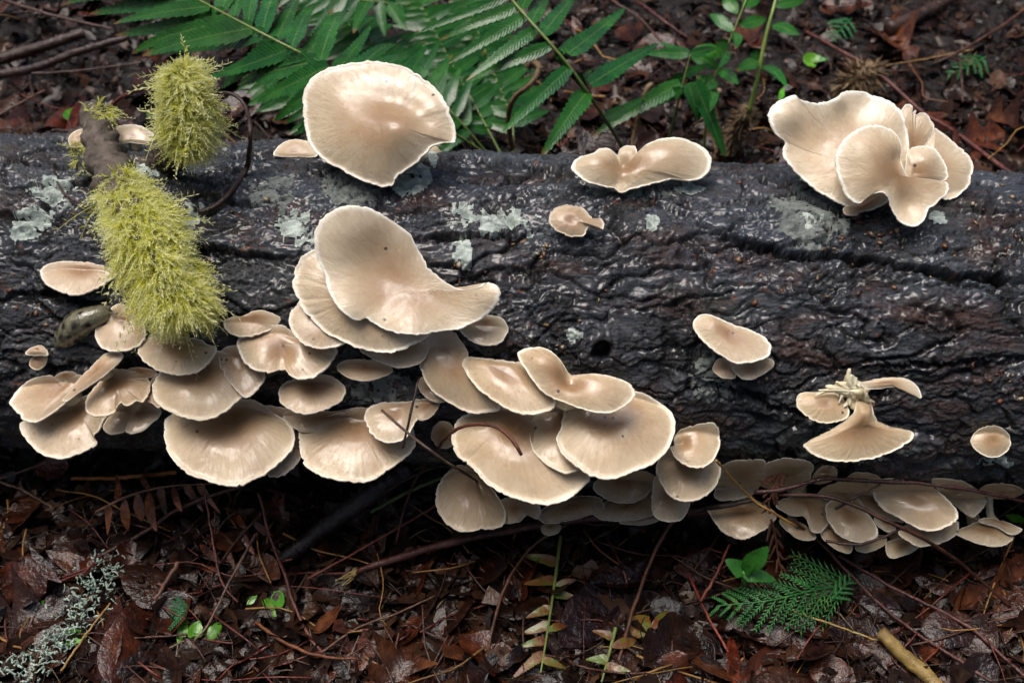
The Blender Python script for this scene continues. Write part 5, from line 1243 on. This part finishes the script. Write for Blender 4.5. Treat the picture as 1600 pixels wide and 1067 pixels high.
# ------------------------------------------------------------------ twigs
def twig(label, pts, r0, r1, mat, color=None, sides=7, n=None, knob=.22, group=None, name='twig'):
    P = np.array(pts)
    if r0 > .0045 and sides == 7: n = 70; sides = 14; knob = .16
    n = n or max(10, len(P)*6); P = crom(P, n)
    k = P[0, 0]*50; t = np.linspace(0, 1, n)
    P = P+np.stack([pn(t*9, k, 1), pn(t*9, k, 5), pn(t*9, k, 9)], 1)*min(r0*.8, .0009)
    r = np.linspace(r0, r1, n)*(1+knob*pn(t*n*.45, k, 2))
    V, F = tube(P, r, sides, .15, k); o = obj(name, mesh(name, V-P[0], F, mat), None, P[0], color)
    tag(o, label, 'twig', group); return o
def gp(*pts): return [on_ground(x, y, h) for x, y, h in pts]
PXM = .00044
TW = [
 ('thick red-barked stick lying under the central fan, pale at one end', gp((556, 893, .018), (620, 872, .022), (700, 848, .026), (800, 828, .030), (900, 812, .034), (1000, 804, .038), (1110, 797, .040)), .0024, .0036, M_RTWIG, (.9, .8, .8)),
 ('dark wet branch slanting out from under the wide low cap', gp((438, 876, .012), (500, 830, .025), (560, 785, .040), (640, 730, .055)), .0050, .0085, M_TWIG, (.35, .35, .42)),
 ('grey twig leaning over the shaded caps of the central fan', gp((870, 812, .050), (930, 785, .062), (1010, 755, .075)), .0010, .0012, M_TWIG, (1.3, 1.25, 1.2)),
 ('knobbly orange-brown twig rising to the drooping pair of caps', gp((960, 1060, .012), (985, 965, .020), (1015, 880, .030), (1040, 830, .045), (1068, 798, .060), (1095, 770, .078)), .0012, .0014, M_TWIG, (2.0, 1.3, .8)),
 ('ochre twig bending up to the red-barked stick', gp((752, 1065, .012), (775, 960, .018), (795, 905, .022), (835, 850, .030), (885, 820, .045)), .0012, .0010, M_TWIG, (2.2, 1.5, .9)),
 ('jagged brown twig crossing in front of the shining cap', [on_ground(618, 850, .02), on_ground(640, 770, .05), on_ground(672, 715, .09), on_log(706, 676, .045), on_log(735, 664, .055), on_log(772, 666, .066), on_log(800, 686, .076), on_log(815, 711, .080)], .0008, .0011, M_TWIG, (1.8, .9, .6)),
 ('dark sinuous twig arching over the crowd under the log', gp((1180, 770, .098), (1230, 764, .102), (1290, 748, .106), (1360, 753, .110), (1430, 755, .112), (1510, 765, .106), (1600, 782, .094)), .0015, .0010, M_RTWIG, (.5, .5, .6)),
 ('dark knotted twig drooping across the crowd to the litter', gp((1215, 772, .096), (1290, 775, .102), (1345, 795, .104), (1400, 820, .100), (1450, 845, .085), (1520, 895, .040), (1580, 950, .015)), .0013, .0012, M_TWIG, (1.1, .7, .55)),
 ('side twig forking toward the bright-rimmed cap', gp((1305, 795, .096), (1340, 775, .104), (1375, 757, .109)), .0010, .0007, M_TWIG, (.9, .7, .6)),
 ('short thorny twig end under the bright-rimmed cap', gp((1290, 845, .074), (1345, 850, .074), (1395, 832, .084), (1415, 822, .092)), .0011, .0007, M_TWIG, (.9, .7, .6)),
 ('long reddish twig running down from the crowd under the log', gp((1240, 815, .060), (1285, 850, .035), (1335, 905, .020), (1400, 965, .016), (1480, 1020, .014), (1560, 1070, .012)), .0011, .0013, M_RTWIG, (.75, .7, .75)),
 ('parallel red twig with a small fork at the litter', gp((1310, 868, .024), (1400, 920, .020), (1500, 970, .018), (1545, 1005, .016), (1610, 1065, .014)), .0012, .0013, M_RTWIG, (.8, .7, .75)),
 ('short fork joining the parallel red twig', gp((1505, 970, .019), (1560, 955, .018), (1610, 948, .016)), .0008, .0007, M_RTWIG, (.8, .75, .75)),
 ('thin yellow straw leaning on the drooping pair of caps', [on_log(1118, 719, .042), on_ground(1165, 770, .098), on_ground(1200, 796, .086), on_ground(1245, 822, .072)], .0008, .0008, M_STRAW, (1, .75, .5)),
 ('dark horizontal stick under the wide brownish fan cap', gp((1060, 800, .058), (1120, 792, .070), (1180, 780, .078)), .0020, .0016, M_TWIG, (.6, .6, .65)),
 ('red twig standing in the litter below the biggest low cap', gp((405, 770, .045), (420, 830, .030), (445, 900, .020), (470, 970, .015), (510, 1030, .012)), .0011, .0012, M_RTWIG, (1.1, .9, .9)),
 ('brown twig beside the red standing twig', gp((320, 770, .045), (330, 830, .03), (345, 905, .018), (372, 940, .015)), .0009, .0009, M_RTWIG, (1, .8, .7)),
 ('pale grey twig slanting up from the litter', gp((400, 835, .03), (360, 905, .025), (325, 975, .02), (300, 1005, .015)), .0010, .0007, M_TWIG, (2.2, 2.1, 1.9)),
 ('long brown stick slanting beneath the biggest low cap', gp((150, 872, .014), (220, 835, .018), (290, 790, .025), (380, 758, .04)), .0016, .0014, M_TWIG, (1.2, .8, .6)),
 ('bright orange splinter under the leftmost clump', gp((112, 748, .02), (190, 746, .022), (275, 738, .03)), .0013, .0017, M_STRAW, (.95, .42, .18)),
 ('bleached twig at the left edge of the litter', gp((0, 752, .02), (40, 768, .02), (85, 795, .016)), .0011, .0008, M_TWIG, (2.8, 2.6, 2.3)),
 ('pale bent stick under the leftmost clump', gp((-10, 750, .025), (40, 735, .03), (75, 720, .04)), .0009, .0008, M_TWIG, (2.4, 2.2, 2.0)),
 ('short pale broken stick among dark twigs', gp((243, 938, .018), (262, 905, .02), (280, 878, .022)), .0014, .0017, M_TWIG, (2.6, 2.0, 1.6)),
 ('thin straw over the folded reddish leaf', gp((95, 1048, .018), (135, 990, .03), (172, 942, .034)), .0008, .0007, M_STRAW, (.8, .6, .5)),
 ('orange knotted twig curving along the lower litter', gp((400, 972, .016), (440, 1000, .018), (490, 1022, .018), (560, 1030, .015)), .0013, .0009, M_TWIG, (2.4, 1.3, .6)),
 ('olive stem passing under the dark slanting branch', gp((580, 800, .03), (630, 772, .035), (690, 745, .045)), .0015, .0014, M_RACHIS, (.6, .6, .6)),
 ('rust straw pair left of the red-barked stick', gp((480, 905, .016), (560, 860, .022), (690, 785, .04)), .0009, .0008, M_RTWIG, (1.8, 1.2, .9)),
 ('white dry twig low in the litter centre', gp((500, 1020, .014), (560, 980, .016), (620, 958, .016), (680, 930, .016)), .0008, .0006, M_TWIG, (2.4, 2.2, 1.8)),
 ('dark thin twig over the brown lobed leaf', gp((660, 945, .02), (665, 1010, .02), (690, 1075, .018)), .0007, .0006, M_TWIG, (1.2, .9, .8)),
 ('rust-red straw below the tongue shaped cap', gp((1095, 940, .02), (1120, 895, .025), (1140, 850, .035)), .0011, .0009, M_RTWIG, (1.8, 1.1, .9)),
 ('long rust straw pointing at the chestnut leaf', gp((1075, 895, .018), (1105, 960, .018), (1138, 1018, .016)), .0011, .0008, M_RTWIG, (1.9, .9, .7)),
 ('pale thread-like straw under the green cedar spray', gp((1240, 955, .02), (1300, 975, .02), (1370, 1000, .02)), .0007, .0006, M_STRAW, (.9, .85, .7)),
 ('thin dark twig running into the green cedar spray', gp((1050, 868, .025), (1110, 905, .02), (1180, 930, .02), (1230, 955, .02)), .0007, .0007, M_TWIG, (1.3, .9, .7)),
 ('dark stick in the corner behind the log, thick', gp((-20, 120, .05), (60, 105, .06), (120, 82, .07), (200, 58, .08)), .0055, .0035, M_TWIG, (.9, .9, 1.0)),
 ('brown curved stick beneath the thick corner stick', gp((-20, 98, .03), (60, 75, .035), (130, 52, .04)), .0075, .0060, M_TWIG, (.8, .65, .6)),
 ('thin frosted twig crossing the corner behind the log', gp((-20, -8, .09), (60, 18, .09), (120, 34, .085), (175, 45, .08)), .0022, .0016, M_TWIG, (1.4, 1.2, 1.2)),
 ('slender twig under the thick corner stick', gp((50, 116, .06), (110, 112, .06), (180, 104, .065), (220, 98, .07)), .0016, .0012, M_TWIG, (1.1, 1, 1)),
 ('pale twig behind the left end of the log', gp((-10, 185, .05), (30, 162, .06), (70, 142, .07)), .0013, .0012, M_TWIG, (2.4, 2.1, 1.9)),
 ('arched brown twig reaching the upright moss tuft', [at_y(165, 172, .08), at_y(190, 152, .08), at_y(215, 142, .07), at_y(240, 139, .05)], .0014, .0013, M_RTWIG, (1.0, .8, .8)),
 ('black wiry stem looping from the moss tuft down to the bark', [at_y(325, 146, .05), at_y(360, 147, .04), at_y(385, 168, .03), at_y(391, 210, .0), on_log(385, 262, .004), on_log(362, 300, .003), on_log(335, 322, .003), on_log(310, 333, .001)], .0011, .0019, M_TWIG, (.7, .55, .5)),
 ('thin thorny twig lying on bark beside the mossy branch', [on_log(80, 252, .003), on_log(95, 295, .004), on_log(125, 318, .004), on_log(160, 337, .008)], .0007, .0010, M_TWIG, (.8, .6, .55)),
 ('long red twig crossing the litter behind the rosette', gp((1260, 50, .03), (1340, 95, .03), (1390, 130, .025), (1440, 175, .02), (1490, 205, .02), (1590, 280, .015)), .0022, .0026, M_RTWIG, (1.0, .8, .8)),
 ('long twig sweeping in at the back behind the rosette', gp((1620, 0, .05), (1560, 45, .045), (1500, 80, .04), (1460, 100, .03)), .0022, .0015, M_TWIG, (1.5, 1.0, .8)),
 ('pale straw continuing the long sweeping twig', gp((1520, 78, .03), (1450, 92, .03), (1385, 103, .025)), .0014, .0010, M_STRAW, (.55, .42, .4)),
 ('thin straw bent above the rosette', gp((1420, 100, .02), (1440, 130, .02), (1445, 152, .02), (1482, 160, .02)), .0012, .0009, M_TWIG, (2.4, 1.6, 1.0)),
 ('dark upright twig behind the rosette', gp((1500, 95, .03), (1503, 130, .03), (1504, 160, .02)), .0012, .0012, M_TWIG, (1.3, 1.2, 1.2)),
 ('grey-brown twig behind the near serrated frond', gp((955, 0, .03), (1000, 30, .03), (1035, 68, .03), (1070, 105, .03)), .0018, .0016, M_TWIG, (1.4, 1.1, 1.1)),
 ('second brown twig above the grey-brown one', gp((1000, 5, .03), (1040, 35, .03), (1075, 60, .02)), .0020, .0014, M_RTWIG, (.9, .8, .9)),
 ('brown root-like stick far behind the rosette', gp((1390, 45, .02), (1440, 22, .02), (1500, -10, .02)), .0085, .0070, M_TWIG, (.9, .8, .8)),
 ('thin grey twig slanting between the flap cap and the shining cap', [on_log(596, 640, .035), on_log(640, 678, .045), on_log(690, 716, .055), on_ground(745, 752, .085)], .0008, .0010, M_TWIG, (1.5, 1.4, 1.3)),
 ('dark bent twig hooked under the shining cap', gp((600, 770, .05), (650, 742, .07), (690, 728, .08), (720, 738, .08)), .0008, .0006, M_TWIG, (.8, .7, .7)),
 ('thin black twig standing before the flap cap', [on_ground(628, 730, .06), on_log(632, 690, .03), on_log(640, 650, .03), on_log(652, 600, .02), on_log(656, 590, .015)], .0010, .0007, M_TWIG, (.45, .4, .4)),
]
for lab, pts, r0, r1, mt, cl in TW: twig(lab, pts, r0, r1, mt, cl)
def scatter_twigs():
    rng = np.random.default_rng(15)
    for i in range(245):
        front = i < 175
        px = rng.uniform(-20, 1620); py = rng.uniform(770, 1080) if front else rng.uniform(-10, 250)
        a = rng.uniform(0, math.pi); L = rng.uniform(50, 230)*(1 if front else .6)
        k = 4; pts = []
        dx, dy = math.cos(a)*L, math.sin(a)*L*.75
        for j in range(k):
            t = j/(k-1)-.5
            x, y = px+dx*t+rng.normal()*5, py+dy*t+rng.normal()*5
            if front: y = max(y, 765)
            else: y = min(y, 262)
            pts.append((x, y, .006+.014*rng.random()))
        red = rng.random()
        r = rng.uniform(.0004, .0010)*(1 if front else 1.5)
        if red < .35: lab, mt, cl, g = 'thin reddish %s twig %s', M_RTWIG, (1.3, .9, .85), 'thin twigs scattered in the litter'
        elif red < .75: lab, mt, cl, g = 'thin dark %s twig %s', M_TWIG, (1.1, .8, .7), 'thin twigs scattered in the litter'
        else: lab, mt, cl, g = 'thin pale %s straw %s', M_STRAW, (.7, .5, .38), 'thin straws scattered in the litter'
        v = rng.uniform(.6, 1.3)
        twig(lab % (('long' if L > 105 else 'short'), where(px, py)), gp(*pts), r, r*.7, mt, tuple(c*v for c in cl), 5, 9, group=g)
scatter_twigs()
# frayed end of the red-barked stick, snapped pale stick
def frayed():
    mb = MB(); rng = np.random.default_rng(2); b = on_ground(556, 893, .018); o0 = b
    for i in range(14):
        e = on_ground(540+rng.normal()*9-rng.random()*8, 905+rng.normal()*7, .016+.006*rng.random())
        V, F = tube(crom(np.array([b+rng.normal(size=3)*.0012, (b+e)/2+rng.normal(size=3)*.001, e]), 5), np.linspace(.0009, .00035, 5), 4); mb.add(V, F)
    o = obj('splinters', mb.mesh('splinters', M_STRAW, origin=o0), None, o0); tag(o, 'frayed pale splinters at the snapped end of the red-barked stick', 'wood')
frayed()
twig('snapped pale yellow stick with peeling bark poking out of the litter', gp((1376, 988, .026), (1410, 1022, .020), (1445, 1052, .014), (1480, 1090, .010)), .0042, .0050, M_STRAW, (.75, .68, .55), 14, 26, .05, name='broken_stick')

# ------------------------------------------------------------------ dying fern below the central fan
def dying():
    rng = np.random.default_rng(33)
    for lab, rp, L in [('dying fern frond with rust and yellow leaflets below the red-barked stick', [(876, 838, .022), (868, 900, .022), (858, 970, .022), (845, 1050, .020)],
                        [((872, 880), (815, 868), 26), ((868, 905), (818, 912), 24), ((864, 925), (905, 935), 22), ((860, 950), (822, 965), 22), ((866, 915), (900, 905), 12), ((858, 975), (815, 990), 22), ((852, 1000), (812, 1010), 20), ((850, 1020), (800, 1060), 22), ((855, 985), (890, 975), 18), ((848, 1030), (885, 1045), 18)]),
                       ('second dying fern stem with curled rusty leaflets', [(962, 980, .02), (952, 1020, .02), (940, 1065, .018)],
                        [((958, 995), (925, 985), 18), ((955, 1010), (995, 1000), 18), ((950, 1030), (915, 1030), 20), ((948, 1040), (985, 1048), 20)])]:
        P = [on_ground(*q) for q in rp]
        pins = [(on_ground(*b, .021), on_ground(*t, .014+.012*rng.random()), w_/1716*.5, int(rng.integers(0, 7))) for b, t, w_ in L]
        frond(lab, P, .0013, pins, mat=M_BLOTCH, color=(1, 1, 1), group='dying fern fronds', up=(0, -.3, 1))
    rp = [(150, 800, .03), (200, 775, .04), (260, 760, .05), (340, 755, .05)]
    P = [on_ground(*q) for q in rp]
    L = [((195, 778), (200, 830), 20), ((215, 770), (222, 815), 18), ((232, 768), (245, 830), 20), ((250, 762), (262, 812), 16), ((170, 790), (168, 835), 16), ((185, 780), (182, 740), 16), ((270, 760), (285, 800), 16), ((235, 765), (225, 735), 18), ((290, 758), (318, 800), 16), ((310, 756), (345, 802), 16)]
    pins = [(on_ground(*b, .035), on_ground(*t, .015+.02*rng.random()), w_/1716*.55, int(rng.integers(2, 7))) for b, t, w_ in L]
    frond('dead curled fern frond with pale tan leaflets under the leftmost clump', P, .0011, pins, mat=M_LEAF, rmat=M_TWIG, color=(2.6, 2.1, 1.6), group='dead fern fronds')
    rp = [(410, 800, .02), (365, 850, .02), (330, 900, .015)]
    P = [on_ground(*q) for q in rp]
    L = [((395, 815), (430, 840), 14), ((385, 825), (365, 800), 14), ((378, 835), (400, 870), 14), ((365, 850), (335, 825), 14), ((355, 862), (375, 900), 14), ((345, 878), (312, 850), 14), ((338, 890), (310, 885), 12)]
    pins = [(on_ground(*b, .018), on_ground(*t, .012), w_/1716*.55, int(rng.integers(2, 7))) for b, t, w_ in L]
    frond('dead brown fern frond in the litter below the biggest low cap', P, .0010, pins, mat=M_LEAF, rmat=M_TWIG, color=(1.5, 1.0, .75), group='dead fern fronds')
dying()

# ------------------------------------------------------------------ cedar sprays, seedling, strap lichen
def cedar(label, pts, mat, nb, L0, side, color=(1, 1, 1), seed=0, wbase=.0008, flat=(0, -.4, 1)):
    rng = np.random.default_rng(seed); P = crom(np.array(pts), 40); T = unit(np.gradient(P, axis=0)); o0 = P[0]
    root = empty('cedar_spray', o0); tag(root, label, 'cedar spray')
    V, F = tube(P-o0, np.linspace(wbase*1.3, wbase*.5, 40), 6); obj('stem', mesh('stem', V, F, mat), root, color=color)
    fl = np.array(flat, float)
    for i in range(nb):
        t = (i+.5)/nb; j = int(t*39); sg = -1 if i % 2 else 1
        sd = unit(np.cross(T[j], fl))*sg; d = unit(T[j]*.95+sd*side+rng.normal(size=3)*.06)
        L = L0*(1-.75*t)*(.8+.4*rng.random()); mb = MB(); n = 9
        Q = P[j]+d*np.linspace(0, L, n)[:, None]+np.array([0, 0, -.12])*L*np.linspace(0, 1, n)[:, None]**2
        V, F = tube(Q-o0, np.linspace(.00065, .0003, n), 5); mb.add(V, F)
        nn = unit(np.cross(d, sd))
        for x in range(1, n):
            for s2 in (-1, 1):
                d2 = unit(d*1.0+s2*unit(np.cross(nn, d))*.75); l2 = L*.23*(1-.5*x/n)
                a = Q[x]; b = a+d2*l2
                v, f = tube(np.array([a, (a+b)/2+nn*l2*.05, b])-o0, [.00055, .0006, .0002], 4); mb.add(v, f)
        obj('branchlet', mb.mesh('branchlet', mat), root, color=color)
cedar('fresh green cedar spray lying flat in the litter', gp((1330, 912, .020), (1270, 922, .026), (1200, 938, .028), (1120, 946, .022)), M_CEDAR, 26, .036, .75, (.85, .95, .7), 1)
cedar('small second cedar sprig beyond the green spray', gp((1300, 935, .022), (1315, 920, .022), (1330, 905, .024)), M_CEDAR, 8, .014, .8, (.8, .9, .8), 2)
cedar('dead rust-brown cedar sprig hanging from the straw over the crowd', gp((1232, 722, .110), (1215, 750, .100), (1205, 775, .090), (1196, 800, .080)), M_DCEDAR, 9, .016, .45, (1, .9, .9), 3)
cedar('lower dead rust-brown cedar sprig dangling beside the seedling', gp((1205, 812, .065), (1212, 840, .050), (1216, 870, .035), (1226, 908, .02)), M_DCEDAR, 10, .015, .45, (.9, .85, .85), 4)
cedar('fine green cedar tips in the litter behind the rosette', gp((1540, 90, .02), (1510, 105, .025), (1480, 118, .02)), M_CEDAR, 12, .030, .9, (.8, 1.1, .9), 5)
cedar('bluish cedar tips far behind the young fern', gp((1330, 30, .02), (1315, 45, .025), (1300, 62, .02)), M_CEDAR, 10, .028, .9, (.9, 1.3, 1.5), 6)
cedar('dim cedar sprig by the lichen at the folded leaf', gp((300, 955, .015), (285, 955, .018), (268, 962, .015)), M_CEDAR, 8, .016, .9, (.5, .8, .9), 7)
def seedling():
    b = on_ground(1160, 938, 0); root = empty('seedling', b); tag(root, 'small green seedling with toothed leaves under the wide fan cap', 'seedling')
    top = on_ground(1162, 893, .045)
    V, F = tube(crom(np.array([b, (b+top)/2+np.array([.001, 0, 0]), top]), 8)-b, np.linspace(.0026, .0018, 8), 8); obj('stem', mesh('stem', V, F, M_RACHIS), root, color=(.9, 1.3, .9))
    for tp, w_, v, z in [((1200, 853), 20, 5, .068), ((1133, 874), 22, 0, .052), ((1212, 906), 20, 0, .040), ((1180, 880), 14, 1, .055), ((1148, 896), 14, 1, .040)]:
        pinna(root, top, on_ground(*tp, z), w_/1716*.85, (0, -.5, 1), v, M_GLEAF, (.35, .55, .45), b, 'leaf')
seedling()
def strap():
    rng = np.random.default_rng(77); mb = MB()
    cen = [(172, 880), (160, 905), (140, 925), (120, 945), (125, 965), (105, 985), (85, 1000), (95, 1015), (70, 1030), (40, 1045), (20, 1050), (150, 895), (60, 1020)]
    for i in range(330):
        cx, cy = cen[rng.integers(0, len(cen))]; p = on_ground(cx+rng.normal()*17, cy+rng.normal()*12, .014+.008*rng.random())
        d = unit(rng.normal(size=3)*np.array([1, 1, .6])); L = rng.uniform(.002, .008); Q = [p]
        for j in range(4): d = unit(d+rng.normal(size=3)*.55); Q.append(Q[-1]+d*L/4)
        V, F = tube(np.array(Q), np.linspace(.0006, .00035, 5)*rng.uniform(.6, 1.6), 4); mb.add(V, F)
    c = on_ground(110, 960, .016); o = obj('strap_lichen', mb.mesh('strap_lichen', M_USNEA, origin=c), None, c); tag(o, 'pale mint strap lichen tangle lying on the brown leaves', 'lichen', None, 'stuff')
strap()
